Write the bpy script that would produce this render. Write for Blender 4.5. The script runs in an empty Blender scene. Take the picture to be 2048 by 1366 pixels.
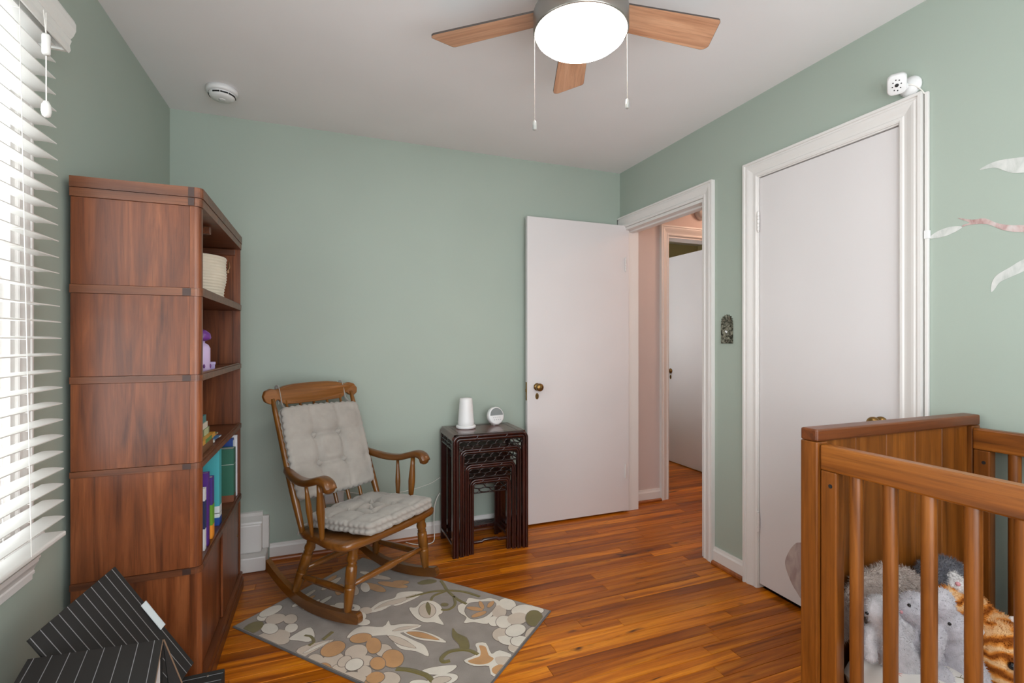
import bpy, bmesh, math, random
from mathutils import Matrix, Vector, noise
from mathutils.bvhtree import BVHTree
random.seed(7)
SC = bpy.context.scene
COL = SC.collection

# ------------------------------------------------------------------ camera, world, exposure
cam_d = bpy.data.cameras.new('camera'); cam_d.sensor_width = 36; cam_d.lens = 36*972.5/2048
cam_d.shift_y = -1.2/2048; cam_d.clip_start = .02
cam = bpy.data.objects.new('camera', cam_d); COL.objects.link(cam)
cam.location = (0, 0, 1.222); cam.rotation_euler = (math.pi/2, 0, math.radians(-21.088))
SC.camera = cam
W = bpy.data.worlds.new('daylight'); SC.world = W; W.use_nodes = True
bg = W.node_tree.nodes['Background']
bg.inputs[0].default_value = (.93, .97, 1.0, 1); bg.inputs[1].default_value = 5.3
SC.view_settings.view_transform = 'Standard'; SC.view_settings.look = 'None'
SC.view_settings.gamma = 1; SC.view_settings.use_curve_mapping = False
SC.view_settings.exposure = 0.37
try:
    SC.cycles.use_denoising = True
    SC.cycles.max_bounces = 10; SC.cycles.diffuse_bounces = 6; SC.cycles.caustics_reflective = False; SC.cycles.caustics_refractive = False
    SC.cycles.sample_clamp_indirect = 6
except Exception: pass

XL, XR, YB, YF, H = -.756, 2.007, 3.0215, -.45, 2.44     # room: left, right, back, front wall faces, ceiling
def portal(name, loc, rot, sx, sy):
    d = bpy.data.lights.new(name, 'AREA'); d.shape = 'RECTANGLE'; d.size = sx; d.size_y = sy
    d.cycles.is_portal = True
    o = bpy.data.objects.new(name, d); COL.objects.link(o); o.location = loc; o.rotation_euler = rot
WIN = (.52, 1.655, .70, 2.06)          # window in the left wall: y0,y1,z0,z1
WIN_ADD = (-.55, 1.80, .40, 2.2)           # unseen window added behind the camera, sized for its daylight: x0,x1,z0,z1
portal('window_portal', (XL-.14, (WIN[0]+WIN[1])/2, (WIN[2]+WIN[3])/2), (0, -math.pi/2, 0), WIN[3]-WIN[2], WIN[1]-WIN[0])
portal('window_portal', ((WIN_ADD[0]+WIN_ADD[1])/2, YF-.14, (WIN_ADD[2]+WIN_ADD[3])/2), (math.pi/2, 0, 0), WIN_ADD[1]-WIN_ADD[0], WIN_ADD[3]-WIN_ADD[2])
portal('window_portal', (2.0, 4.0, 1.64), (0, -math.pi/2, 0), 1.48, .6)

# ------------------------------------------------------------------ mesh helpers
def V(*a): return Vector(a)
class MB:
    def __init__(s): s.v = []; s.f = []; s.m = []; s.s = []
    def add(s, vs, fs, M=None, mat=0, smooth=False):
        n = len(s.v)
        for p in vs: s.v.append(tuple(M @ Vector(p)) if M else tuple(p))
        for f in fs: s.f.append([i+n for i in f]); s.m.append(mat); s.s.append(smooth)
        return s
    def box(s, x0, x1, y0, y1, z0, z1, bev=0, mat=0, M=None, seg=2):
        if bev <= 0:
            vs = [(x, y, z) for x in (x0, x1) for y in (y0, y1) for z in (z0, z1)]
            return s.add(vs, [(0,1,3,2),(4,6,7,5),(0,4,5,1),(2,3,7,6),(0,2,6,4),(1,5,7,3)], M, mat)
        b = bmesh.new(); bmesh.ops.create_cube(b, size=1)
        for v in b.verts: v.co = Vector(((x0+x1)/2+v.co.x*(x1-x0), (y0+y1)/2+v.co.y*(y1-y0), (z0+z1)/2+v.co.z*(z1-z0)))
        bmesh.ops.bevel(b, geom=b.edges[:], offset=bev, segments=seg, affect='EDGES', profile=.5)
        b.verts.index_update()
        s.add([v.co[:] for v in b.verts], [[v.index for v in f.verts] for f in b.faces], M, mat, False); b.free()
        return s
    def tube(s, pts, r, n=10, mat=0, cap=True, flat=None, up=None, M=None, closed=False):
        """sweep: r radius or list; flat=(a,b) ellipse/box half sizes ; up fixes the frame"""
        pts = [Vector(p) for p in pts]; k = len(pts)
        R = r if isinstance(r, (list, tuple)) else [r]*k
        rings = []; prev = None
        for i, p in enumerate(pts):
            a = pts[(i-1) % k] if (closed or i > 0) else p
            b = pts[(i+1) % k] if (closed or i < k-1) else p
            t = (b-a).normalized()
            if up is not None: x = Vector(up).cross(t)
            elif prev is None: x = t.cross(Vector((0, 0, 1)) if abs(t.z) < .9 else Vector((1, 0, 0)))
            else: x = prev - t*prev.dot(t)
            x.normalize(); y = t.cross(x); prev = x
            ring = []
            for j in range(n):
                an = 2*math.pi*(j+.5)/n; ca, sa = math.cos(an), math.sin(an)
                if flat:
                    e = flat[2] if len(flat) > 2 else .5
                    ca = math.copysign(abs(ca)**e, ca); sa = math.copysign(abs(sa)**e, sa)
                    ring.append(p + x*ca*flat[0]*R[i] + y*sa*flat[1]*R[i])
                else: ring.append(p + x*ca*R[i] + y*sa*R[i])
            rings.append(ring)
        vs = [q for g in rings for q in g]; fs = []
        for i in range(k if closed else k-1):
            i2 = (i+1) % k
            for j in range(n): fs.append((i*n+j, i*n+(j+1) % n, i2*n+(j+1) % n, i2*n+j))
        s.add(vs, fs, M, mat, True)
        if cap and not closed:
            s.add(rings[0], [list(range(n))[::-1]], M, mat); s.add(rings[-1], [list(range(n))], M, mat)
        return s
    def lathe(s, prof, n=24, M=None, mat=0, smooth=True):
        vs = []; fs = []
        for r, z in prof:
            for j in range(n):
                a = 2*math.pi*j/n; vs.append((r*math.cos(a), r*math.sin(a), z))
        for i in range(len(prof)-1):
            for j in range(n): fs.append((i*n+j, i*n+(j+1) % n, (i+1)*n+(j+1) % n, (i+1)*n+j))
        fs.append(list(range(n))[::-1]); fs.append([(len(prof)-1)*n+j for j in range(n)])
        return s.add(vs, fs, M, mat, smooth)
    def turned(s, p0, p1, prof, n=12, mat=0):
        """lathe along segment p0->p1, prof = [(radius, fraction)]"""
        p0 = Vector(p0); d = Vector(p1)-p0; L = d.length
        q = Vector((0, 0, 1)).rotation_difference(d.normalized()).to_matrix().to_4x4()
        return s.lathe([(r, t*L) for r, t in prof], n, Matrix.Translation(p0) @ q, mat)
    def prism(s, poly, z0, z1, M=None, mat=0):
        n = len(poly)
        vs = [(x, y, z0) for x, y in poly]+[(x, y, z1) for x, y in poly]
        fs = [list(range(n))[::-1], list(range(n, 2*n))]+[(i, (i+1) % n, n+(i+1) % n, n+i) for i in range(n)]
        return s.add(vs, fs, M, mat)
    def mitre(s, path, prof, fn, closed=False, mat=0):
        """moulding: path in the wall plane, prof = closed loop of (offset to the left of the path, height off the wall)"""
        k = len(path); P = [Vector(p) for p in path]; n = len(prof); vs = []; fs = []
        for i, p in enumerate(P):
            d0 = (p-P[i-1]).normalized() if (i > 0 or closed) else None
            d1 = (P[(i+1) % k]-p).normalized() if (i < k-1 or closed) else None
            d0 = d0 or d1; d1 = d1 or d0
            n0 = Vector((-d0.y, d0.x)); n1 = Vector((-d1.y, d1.x)); m = (n0+n1).normalized(); m = m/max(.2, m.dot(n0))
            for o, h in prof:
                q = p+m*o; vs.append(fn(q.x, q.y, h))
        for i in range(k if closed else k-1):
            i2 = (i+1) % k
            for j in range(n): fs.append((i*n+j, i*n+(j+1) % n, i2*n+(j+1) % n, i2*n+j))
        if not closed: fs += [list(range(n)), [(k-1)*n+j for j in range(n)][::-1]]
        return s.add(vs, fs, None, mat)
    def ball(s, c, r, n=12, mat=0, M=None):
        rx, ry, rz = r if isinstance(r, (list, tuple)) else (r, r, r)
        vs = [(c[0], c[1], c[2]-rz)]; m = n//2
        for i in range(1, m):
            t = math.pi*i/m
            for j in range(n):
                a = 2*math.pi*j/n
                vs.append((c[0]+rx*math.sin(t)*math.cos(a), c[1]+ry*math.sin(t)*math.sin(a), c[2]-rz*math.cos(t)))
        vs.append((c[0], c[1], c[2]+rz)); fs = []
        for j in range(n):
            fs.append((0, 1+(j+1) % n, 1+j)); fs.append((len(vs)-1, 1+(m-2)*n+j, 1+(m-2)*n+(j+1) % n))
        for i in range(m-2):
            for j in range(n): fs.append((1+i*n+j, 1+i*n+(j+1) % n, 1+(i+1)*n+(j+1) % n, 1+(i+1)*n+j))
        return s.add(vs, fs, M, mat, True)
    def mesh(s, name, mats):
        me = bpy.data.meshes.new(name); me.from_pydata(s.v, [], s.f)
        for m in (mats if isinstance(mats, (list, tuple)) else [mats]): me.materials.append(m)
        me.polygons.foreach_set('material_index', s.m); me.polygons.foreach_set('use_smooth', s.s)
        b = bmesh.new(); b.from_mesh(me); bmesh.ops.recalc_face_normals(b, faces=b.faces); b.to_mesh(me); b.free()
        me.update(); return me
    def build(s, name, mats, parent=None, world=False, origin=None):
        if parent is not None and world:
            r = parent
            while r.parent: r = r.parent
            M = (Matrix.Translation(r.location) @ r.rotation_euler.to_matrix().to_4x4()).inverted()
            s.v = [tuple(M @ Vector(p)) for p in s.v]
        if origin is not None: s.v = [(p[0]-origin[0], p[1]-origin[1], p[2]-origin[2]) for p in s.v]
        o = bpy.data.objects.new(name, s.mesh(name, mats)); COL.objects.link(o)
        if origin is not None: o.location = origin
        if parent is not None: o.parent = parent
        return o
def B(*a, **k): return MB().box(*a, **k)
def tag(o, label=None, cat=None, group=None, kind=None):
    if label: o['label'] = label
    if cat: o['category'] = cat
    if group: o['group'] = group
    if kind: o['kind'] = kind
    return o
def thing(name, label, cat, loc=(0, 0, 0), rz=0, group=None):
    o = bpy.data.objects.new(name, None); COL.objects.link(o); o.empty_display_size = .05
    o.location = loc; o.rotation_euler = (0, 0, rz); return tag(o, label, cat, group)
def struct(o, label): return tag(o, label, None, None, 'structure')
def smooth_closed(pts, k=4):
    n = len(pts); out = []
    for i in range(n):
        p0, p1, p2, p3 = (Vector(pts[(i+j-1) % n]) for j in range(4))
        for t in range(k):
            u = t/k; out.append(.5*((2*p1)+(p2-p0)*u+(2*p0-5*p1+4*p2-p3)*u*u+(3*p1-p0-3*p2+p3)*u**3))
    return out
def smooth_open(pts, k=6):
    P = [Vector(p) for p in pts]; P = [P[0]*2-P[1]]+P+[P[-1]*2-P[-2]]; out = []
    for i in range(1, len(P)-2):
        p0, p1, p2, p3 = P[i-1:i+3]
        for t in range(k):
            u = t/k; out.append(.5*((2*p1)+(p2-p0)*u+(2*p0-5*p1+4*p2-p3)*u*u+(3*p1-p0-3*p2+p3)*u**3))
    return out+[P[-2]]
def rrect(x0, x1, y0, y1, r, n=5):
    out = []
    for cx, cy, a in ((x1-r, y1-r, 0), (x0+r, y1-r, 90), (x0+r, y0+r, 180), (x1-r, y0+r, 270)):
        for i in range(n+1):
            t = math.radians(a+90*i/n); out.append((cx+r*math.cos(t), cy+r*math.sin(t)))
    return out

# ------------------------------------------------------------------ materials
def lin(c): return tuple(((x/255)/12.92 if x <= 10 else ((x/255+.055)/1.055)**2.4) for x in c)+(1,)
class Mat:
    def __init__(s, name):
        s.m = bpy.data.materials.new(name); s.m.use_nodes = True; s.t = s.m.node_tree; s.n = s.t.nodes
        s.b = s.n['Principled BSDF']
    def new(s, t, **k):
        n = s.n.new(t)
        for a, v in k.items():
            if a.startswith('i_'): n.inputs[a[2:].replace('_', ' ')].default_value = v
            else: setattr(n, a, v)
        return n
    def link(s, a, b): s.t.links.new(a, b)
    def ramp(s, fac, stops):
        r = s.new('ShaderNodeValToRGB'); e = r.color_ramp.elements
        while len(e) < len(stops): e.new(.5)
        for x, (p, c) in zip(e, stops): x.position = p; x.color = c
        s.link(fac, r.inputs[0]); return r.outputs[0]
    def coords(s, scale, rnd=False, kind='Object'):
        tc = s.new('ShaderNodeTexCoord'); mp = s.new('ShaderNodeMapping'); mp.inputs['Scale'].default_value = scale
        s.link(tc.outputs[kind], mp.inputs[0])
        if not rnd: return mp.outputs[0]
        oi = s.new('ShaderNodeObjectInfo'); mu = s.new('ShaderNodeMath', operation='MULTIPLY'); mu.inputs[1].default_value = 61.7
        s.link(oi.outputs['Random'], mu.inputs[0])
        ad = s.new('ShaderNodeVectorMath', operation='ADD'); s.link(mp.outputs[0], ad.inputs[0]); s.link(mu.outputs[0], ad.inputs[1])
        return ad.outputs[0]
    def noise(s, vec, scale=1, detail=4, dist=0, rough=.55):
        n = s.new('ShaderNodeTexNoise'); n.inputs['Scale'].default_value = scale; n.inputs['Detail'].default_value = detail
        n.inputs['Distortion'].default_value = dist; n.inputs['Roughness'].default_value = rough
        s.link(vec, n.inputs['Vector']); return n.outputs[0]
    def bump(s, h, strength=.2, dist=.002):
        b = s.new('ShaderNodeBump'); b.inputs['Strength'].default_value = strength; b.inputs['Distance'].default_value = dist
        s.link(h, b.inputs['Height']); s.link(b.outputs[0], s.b.inputs['Normal'])
    def mix(s, fac, a, b, mode='MIX'):
        m = s.new('ShaderNodeMix', data_type='RGBA', blend_type=mode)
        for x, i in ((fac, 0), (a, 6), (b, 7)):
            if isinstance(x, (int, float, tuple)): m.inputs[i].default_value = x
            else: s.link(x, m.inputs[i])
        return m.outputs[2]
    def set(s, col=None, rough=.5, metal=0, spec=.5, coat=0):
        if col is not None:
            if isinstance(col, tuple): s.b.inputs['Base Color'].default_value = col
            else: s.link(col, s.b.inputs['Base Color'])
        s.b.inputs['Roughness'].default_value = rough; s.b.inputs['Metallic'].default_value = metal
        s.b.inputs['Specular IOR Level'].default_value = spec; s.b.inputs['Coat Weight'].default_value = coat
        return s.m
def plain(name, c, rough=.5, metal=0, spec=.5, coat=0): return Mat(name).set(lin(c), rough, metal, spec, coat)
def paint(name, c, rough=.55, b=.08, spec=.4):
    m = Mat(name); v = m.coords((1, 1, 1)); n = m.noise(v, 260, 3); big = m.noise(v, 1.7, 2)
    a = lin(c); d = tuple(x*.96 for x in a[:3])+(1,)
    m.bump(n, b, .001); return m.set(m.ramp(big, [(.35, d), (.65, a)]), rough, 0, spec)
def wood(name, dark, mid, light, axis='z', rough=.38, fine=1.0, rnd=True, spec=.5, coat=0, contrast=1.0, scale=1.0):
    m = Mat(name); lo = 1.3*scale; hi = 16*scale
    sc = {'x': (lo, hi, hi), 'y': (hi, lo, hi), 'z': (hi, hi, lo)}[axis]
    v = m.coords(sc, rnd); n1 = m.noise(v, 1, 6, 1.6)
    sc2 = tuple(x*9 if x == hi else x*4 for x in sc); v2 = m.coords(sc2, rnd); n2 = m.noise(v2, 1, 5, .3, .7)
    w = .22/contrast
    c1 = m.ramp(n1, [(.5-w, lin(dark)), (.5, lin(mid)), (.5+w, lin(light))])
    c2 = m.ramp(n2, [(.36, (.5, .46, .42, 1)), (.52, (1, 1, 1, 1))])
    c = m.mix(.55*fine, c1, c2, 'MULTIPLY')
    if rnd:
        oi = m.new('ShaderNodeObjectInfo'); r = m.ramp(oi.outputs['Random'], [(0, (.86, .84, .82, 1)), (1, (1.1, 1.1, 1.08, 1))]); c = m.mix(1.0, c, r, 'MULTIPLY')
    m.bump(n2, .06, .001); return m.set(c, rough, 0, spec, coat)
M = {}
M['wall'] = paint('sage_wall_paint', (164, 176, 165), .6, .10)
M['ceiling'] = paint('ceiling_paint', (235, 233, 234), .75, .10)
M['trim'] = paint('white_trim_paint', (224, 221, 218), .32, .03, .5)
M['door'] = paint('white_door_paint', (219, 215, 215), .36, .04, .5)
M['hallwall'] = paint('hall_wall_paint', (206, 191, 186), .6, .08)
M['farwall'] = paint('far_room_paint', (205, 190, 145), .6, .08)
M['slat'] = plain('white_slat_vinyl', (218, 218, 214), .35)
M['cordw'] = plain('white_cord', (228, 226, 220), .6)
M['white'] = plain('white_plastic', (226, 226, 226), .38)
M['darkslot'] = plain('dark_slot', (22, 22, 22), .6)
M['grille'] = plain('grey_grille_cloth', (128, 134, 134), .8)
M['walnut'] = wood('walnut_veneer', (74, 37, 18), (117, 63, 32), (147, 87, 50), 'z', .34, 1.0, True, .5, 0, .9)
M['walnut_h'] = wood('walnut_rail', (72, 40, 25), (108, 63, 38), (130, 80, 51), 'x', .36, .9)
M['walnut_y'] = wood('walnut_shelf', (70, 38, 22), (104, 58, 32), (126, 74, 42), 'y', .34, .9)
M['walnut_dark'] = plain('end_grain_key', (58, 36, 28), .5)
M['teak'] = wood('teak', (86, 46, 10), (124, 70, 20), (150, 91, 34), 'z', .36, .9, True, .5, 0, .85)
M['teak_y'] = wood('teak_rail', (88, 46, 11), (128, 72, 21), (152, 92, 35), 'y', .34, .9)
M['teak_x'] = wood('teak_top_rail', (82, 42, 17), (108, 57, 24), (128, 72, 33), 'x', .36, .9)
M['maple'] = wood('honey_maple', (86, 50, 12), (116, 72, 22), (138, 90, 34), 'z', .28, .5, True, .5, .25, .7)
M['maple_y'] = wood('honey_maple_long', (80, 46, 13), (106, 64, 21), (128, 82, 33), 'y', .28, .5, True, .5, .25, .7)
M['maple_x'] = wood('honey_maple_cross', (90, 52, 16), (120, 74, 27), (140, 90, 40), 'x', .28, .5, True, .5, .25, .7)
M['rosewood'] = wood('rosewood', (26, 8, 6), (46, 15, 11), (66, 26, 19), 'z', .26, .5, True, .5, .3)
M['rosewood_x'] = wood('rosewood_top', (52, 24, 20), (82, 42, 36), (104, 60, 50), 'x', .26, .5, True, .5, .3)
M['fret'] = plain('black_fretwork', (26, 12, 10), .25, 0, .5, .3)
M['fanwood'] = wood('fan_blade_oak', (176, 124, 92), (208, 158, 124), (222, 178, 146), 'x', .5, .7, True)
M['nickel'] = plain('brushed_nickel', (150, 146, 140), .35, .9)
M['dark_edge'] = plain('dark_blade_edge', (70, 62, 58), .5)
M['brass'] = plain('aged_brass', (142, 112, 66), .32, .95)
M['shoe'] = wood('shoe_moulding', (112, 54, 18), (150, 82, 34), (170, 100, 48), 'x', .35, .5)
m = Mat('frosted_lamp_glass'); m.set(lin((255, 250, 240)), .4); m.b.inputs['Emission Color'].default_value = (1, .95, .88, 1); m.b.inputs['Emission Strength'].default_value = 19; M['lamp'] = m.m
m = Mat('window_glass')
g = m.new('ShaderNodeBsdfGlossy'); g.inputs['Roughness'].default_value = .02; tr = m.new('ShaderNodeBsdfTransparent'); mx = m.new('ShaderNodeMixShader'); mx.inputs[0].default_value = .05
m.link(tr.outputs[0], mx.inputs[1]); m.link(g.outputs[0], mx.inputs[2]); m.link(mx.outputs[0], m.n['Material Output'].inputs[0]); M['glass'] = m.m
# oak floor: each strip has its own tone
m = Mat('oak_floor')
v = m.coords((1.1, 22, 22), True); n1 = m.noise(v, 1, 6, 1.2); v2 = m.coords((7, 210, 210), True); n2 = m.noise(v2, 1, 5, .2, .7)
c1 = m.ramp(n1, [(.28, lin((114, 52, 2))), (.48, lin((174, 94, 8))), (.72, lin((206, 128, 26)))])
oi = m.new('ShaderNodeObjectInfo'); t = m.ramp(oi.outputs['Random'], [(0, (.60, .52, .42, 1)), (.2, (.86, .81, .72, 1)), (.65, (1.05, 1.05, 1.0, 1)), (1, (1.4, 1.45, 1.5, 1))])
c = m.mix(1.0, c1, t, 'MULTIPLY'); c = m.mix(.5, c, m.ramp(n2, [(.34, (.42, .36, .3, 1)), (.52, (1, 1, 1, 1))]), 'MULTIPLY')
k = m.noise(m.coords((3.2, 15, 15), True), 1, 3, .8); c = m.mix(m.ramp(k, [(.63, (0, 0, 0, 1)), (.74, (1, 1, 1, 1))]), c, lin((58, 26, 10)))
m.bump(n2, .05, .001); M['floor'] = m.set(c, .33, 0, .30, .0)
M['subfloor'] = plain('dark_joint', (40, 20, 10), .8)
def fabric(name, c, scale=500, bump=.5, var=.08, rough=.9):
    m = Mat(name); v = m.coords((1, 1, 1)); n = m.noise(v, scale, 3, 0, .7); big = m.noise(v, 14, 4)
    a = lin(c); d = tuple(x*(1-var*2) for x in a[:3])+(1,)
    m.bump(n, bump, .0015); m.set(m.ramp(big, [(.3, d), (.7, a)]), rough, 0, .2)
    m.b.inputs['Sheen Weight'].default_value = .25; return m.m
M['cushion'] = fabric('grey_linen', (166, 161, 154), 900, .35)
M['rug0'] = fabric('rug_ground', (148, 138, 129), 420, 1.0, .1)
M['rugW'] = fabric('rug_cream', (222, 214, 200), 420, 1.0, .06)
M['rugT'] = fabric('rug_beige', (202, 186, 168), 420, 1.0, .06)
M['rugO'] = fabric('rug_orange', (196, 146, 92), 420, 1.0, .1)
M['rugG'] = fabric('rug_olive', (116, 104, 52), 420, 1.0, .12)
M['rugL'] = fabric('rug_outline', (118, 104, 92), 420, 1.0, .08)
M['rugE'] = fabric('rug_binding', (92, 88, 86), 300, .6)
M['rope'] = fabric('cotton_rope', (222, 212, 192), 300, .5, .04)
M['leather'] = plain('tan_leather', (150, 112, 78), .6)
M['boxdark'] = plain('charcoal_box_cloth', (40, 39, 38), .75, 0, .25)
M['pinstripe'] = plain('white_pinstripe', (132, 132, 134), .7)
M['boxlining'] = plain('white_box_lining', (214, 206, 202), .7)
M['kraft'] = plain('brown_board_edge', (120, 96, 76), .8)
def furm(name, c, var=.12):
    m = Mat(name); v = m.coords((1, 1, 1)); n = m.noise(v, 60, 4); a = lin(c); d = tuple(x*(1-2*var) for x in a[:3])+(1,)
    m.bump(m.noise(v, 350, 3), .8, .003); m.set(m.ramp(n, [(.3, d), (.7, a)]), .95, 0, .15); m.b.inputs['Sheen Weight'].default_value = .4; return m.m
M['furbig'] = furm('taupe_plush', (190, 174, 164)); M['furgrey'] = furm('silver_plush', (216, 213, 217)); M['furgrey2'] = furm('lilac_grey_plush', (208, 204, 211))
M['furslate'] = furm('slate_plush', (104, 104, 112)); M['furwhite'] = furm('white_plush', (234, 230, 228), .06)
M['pink'] = plain('pink_nose', (214, 150, 156), .7); M['eye'] = plain('black_bead', (10, 10, 12), .12, 0, .6)
m = Mat('tabby_plush'); v = m.coords((1, 1, 1)); wv = m.new('ShaderNodeTexWave', wave_type='BANDS', bands_direction='Z'); wv.inputs['Scale'].default_value = 9; wv.inputs['Distortion'].default_value = 7; wv.inputs['Detail'].default_value = 2; wv.inputs['Detail Scale'].default_value = 1.6
m.link(v, wv.inputs['Vector']); c = m.ramp(wv.outputs['Fac'], [(.05, lin((140, 74, 24))), (.28, lin((196, 118, 44))), (.6, lin((224, 152, 74))), (.92, lin((232, 190, 140)))])
m.bump(m.noise(v, 350, 3), .8, .003); m.set(c, .95, 0, .15); M['tabby'] = m.m

# ================================================================== THE SETTING
TH = .12
# ---- floor: dark slab, oak strips running along x
fl = B(XL-TH, 4.6, YF-TH, 5.1, -.10, -.012).build('floor', M['subfloor']); struct(fl, 'orange-brown oak strip floor with varied boards and dark knots')
PW = .057; plank_cache = {}; hidden = MB()
def plank(x0, x1, y, z=0):
    L = round(x1-x0, 2)
    if L not in plank_cache:
        plank_cache[L] = B(-L/2+.0005, L/2-.0005, -PW/2+.0005, PW/2-.0005, -.012, 0, .0008, seg=1).mesh('plank', M['floor'])
    o = bpy.data.objects.new('plank', plank_cache[L]); COL.objects.link(o); o.location = ((x0+x1)/2, y, z); o.parent = fl
rnd = random.Random(3)
row = 0; y = YF+PW/2
while y < 4.9:
    if y < 2.0: x0, x1 = XL, XR+.02
    elif y < 3.03: x0, x1 = XL, 4.5
    else: x0, x1 = 2.13, 4.5
    x = x0-(rnd.random()*.5 if y < 3.03 else 0)
    while x < x1-.001:
        L = rnd.choice((.45, .6, .75, .9, 1.05, 1.2, 1.4)); e = x+L
        if e > x1-.25: e = x1
        a = round(max(x, x0), 2); e = round(e, 2)
        if e-a > .02:
            seen = (y > .95 and a < 2.1) or (2.2 < y < 4.2 and a > 1.9 and a < 3.5)
            if seen: plank(a, e, y)
            else: hidden.box(a+.0005, e-.0005, y-PW/2+.0005, y+PW/2-.0005, -.012, 0)
        x = e
    y += PW; row += 1
hp = hidden.build('planks_out_of_view', M['floor'], fl); hp['kind'] = 'stuff'; hp.name = 'plank_field'

# ---- ceiling and walls
struct(B(XL-TH, 4.6, YF-TH, 5.1, H, H+.1).build('ceiling', M['ceiling']), 'flat pale grey-white ceiling')
def wall_open(axis, f0, f1, a0, a1, holes, name, mat, label):
    """wall slab between f0..f1 on `axis`; holes = (a0,a1,z0,z1) sorted"""
    mb = MB()
    def bx(p, q, z0, z1):
        if q-p < .001 or z1-z0 < .001: return
        if axis == 'x': mb.box(f0, f1, p, q, z0, z1)
        else: mb.box(p, q, f0, f1, z0, z1)
    c = a0
    for h0, h1, z0, z1 in holes:
        bx(c, h0, 0, H); bx(h0, h1, 0, z0); bx(h0, h1, z1, H); c = h1
    bx(c, a1, 0, H)
    return struct(mb.build(name, mat), label)
ED = (2.172, 2.985, 0, 2.03); CD = (1.168, 1.812, 0, 2.035)
wall_open('x', XL-TH, XL, YF-TH, YB+TH, [WIN], 'wall_left', M['wall'], 'sage green painted wall with the blind-covered window')
wall_open('y', YB, YB+TH, XL, XR, [], 'wall_back', M['wall'], 'sage green painted wall behind the rocking chair')
wall_open('x', XR, XR+TH, YF, YB+TH, [CD, ED], 'wall_right', M['wall'], 'sage green painted wall with the two doorways')
wall_open('y', YF-TH, YF, XL, XR+TH, [WIN_ADD], 'wall_front', M['wall'], 'sage green wall with a wide added window facing the rocking chair')
wall_open('y', 3.08, 3.2, XR+TH, 4.6, [(2.478, 3.275, 0, 2.035)], 'wall_hall', M['hallwall'], 'pinkish grey hallway wall with a further doorway')
wall_open('y', 1.88, 2.0, XR+TH, 4.6, [], 'wall_hall_near', M['hallwall'], 'pinkish grey hallway wall')
wall_open('x', 4.48, 4.6, 2.0, 5.1, [], 'wall_hall_end', M['farwall'], 'olive beige end wall of the hallway and far room')
wall_open('y', 4.98, 5.1, XR+TH, 4.48, [], 'wall_far', M['farwall'], 'olive beige painted wall of the room beyond the hallway')
wall_open('x', XR, XR+TH, 3.2, 4.98, [(3.7, 4.3, .9, 2.38)], 'wall_far_left', M['farwall'], 'olive beige wall with an added daylight opening into the far room')  # unseen opening, added and sized to throw daylight on and over door_3
mb = MB(); mb.box(XR+TH, 2.75, 1.0, 1.05, 0, H); mb.box(2.70, 2.75, 1.05, 1.88, 0, H); struct(mb.build('wall_closet', M['hallwall']), 'plain walls inside the closet')

CAS = [(.0, 0), (0, .010), (.006, .014), (.014, .014), (.019, .011), (.028, .013), (.045, .019), (.055, .021), (.060, .018), (.066, .018), (.068, .024), (.078, .024), (.078, 0)]
def casing(name, path, fn, label, extra=None):
    mb = MB().mitre(path, CAS, fn)
    if extra: extra(mb)
    return struct(mb.build(name, M['trim']), label)
def jamb_r(o, x1):
    def f(mb):
        mb.box(XR-.004, x1, o[0]-.001, o[0]+.018, 0, o[3]); mb.box(XR-.004, x1, o[1]-.018, o[1]+.001, 0, o[3]); mb.box(XR-.004, x1, o[0]+.018, o[1]-.018, o[3]-.018, o[3])
        mb.box(XR+.045, XR+.075, o[0]+.018, o[0]+.029, 0, o[3]-.018); mb.box(XR+.045, XR+.075, o[0]+.029, o[1]-.018, o[3]-.029, o[3]-.018)
    return f
casing('trim_1', [(ED[0]+.004, 0), (ED[0]+.004, ED[3]+.002), (ED[1]-.004, ED[3]+.002), (ED[1]-.004, 0)], lambda a, b, h: (XR-h, min(a, YB-.002), b), 'white moulded casing around the open doorway', jamb_r(ED, XR+TH+.002))
casing('trim_2', [(CD[0]+.004, 0), (CD[0]+.004, CD[3]), (CD[1]-.004, CD[3]), (CD[1]-.004, 0)], lambda a, b, h: (XR-h, a, b), 'white moulded casing around the closet door', lambda mb: (mb.box(XR-.004, XR+TH, CD[0]-.001, CD[0]+.006, 0, CD[3]), mb.box(XR-.004, XR+TH, CD[1]-.006, CD[1]+.001, 0, CD[3]), mb.box(XR-.004, XR+TH, CD[0]+.006, CD[1]-.006, CD[3]-.005, CD[3])))
casing('trim_3', [(3.271, 0), (3.271, 2.036), (2.482, 2.036), (2.482, 0)][::-1], lambda a, b, h: (a, 3.08-h, b), 'white moulded casing around the far hallway door', lambda mb: (mb.box(2.477, 2.490, 3.078, 3.2, 0, 2.035), mb.box(3.265, 3.277, 3.078, 3.2, 0, 2.035), mb.box(2.49, 3.265, 3.078, 3.2, 2.023, 2.035)))
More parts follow.
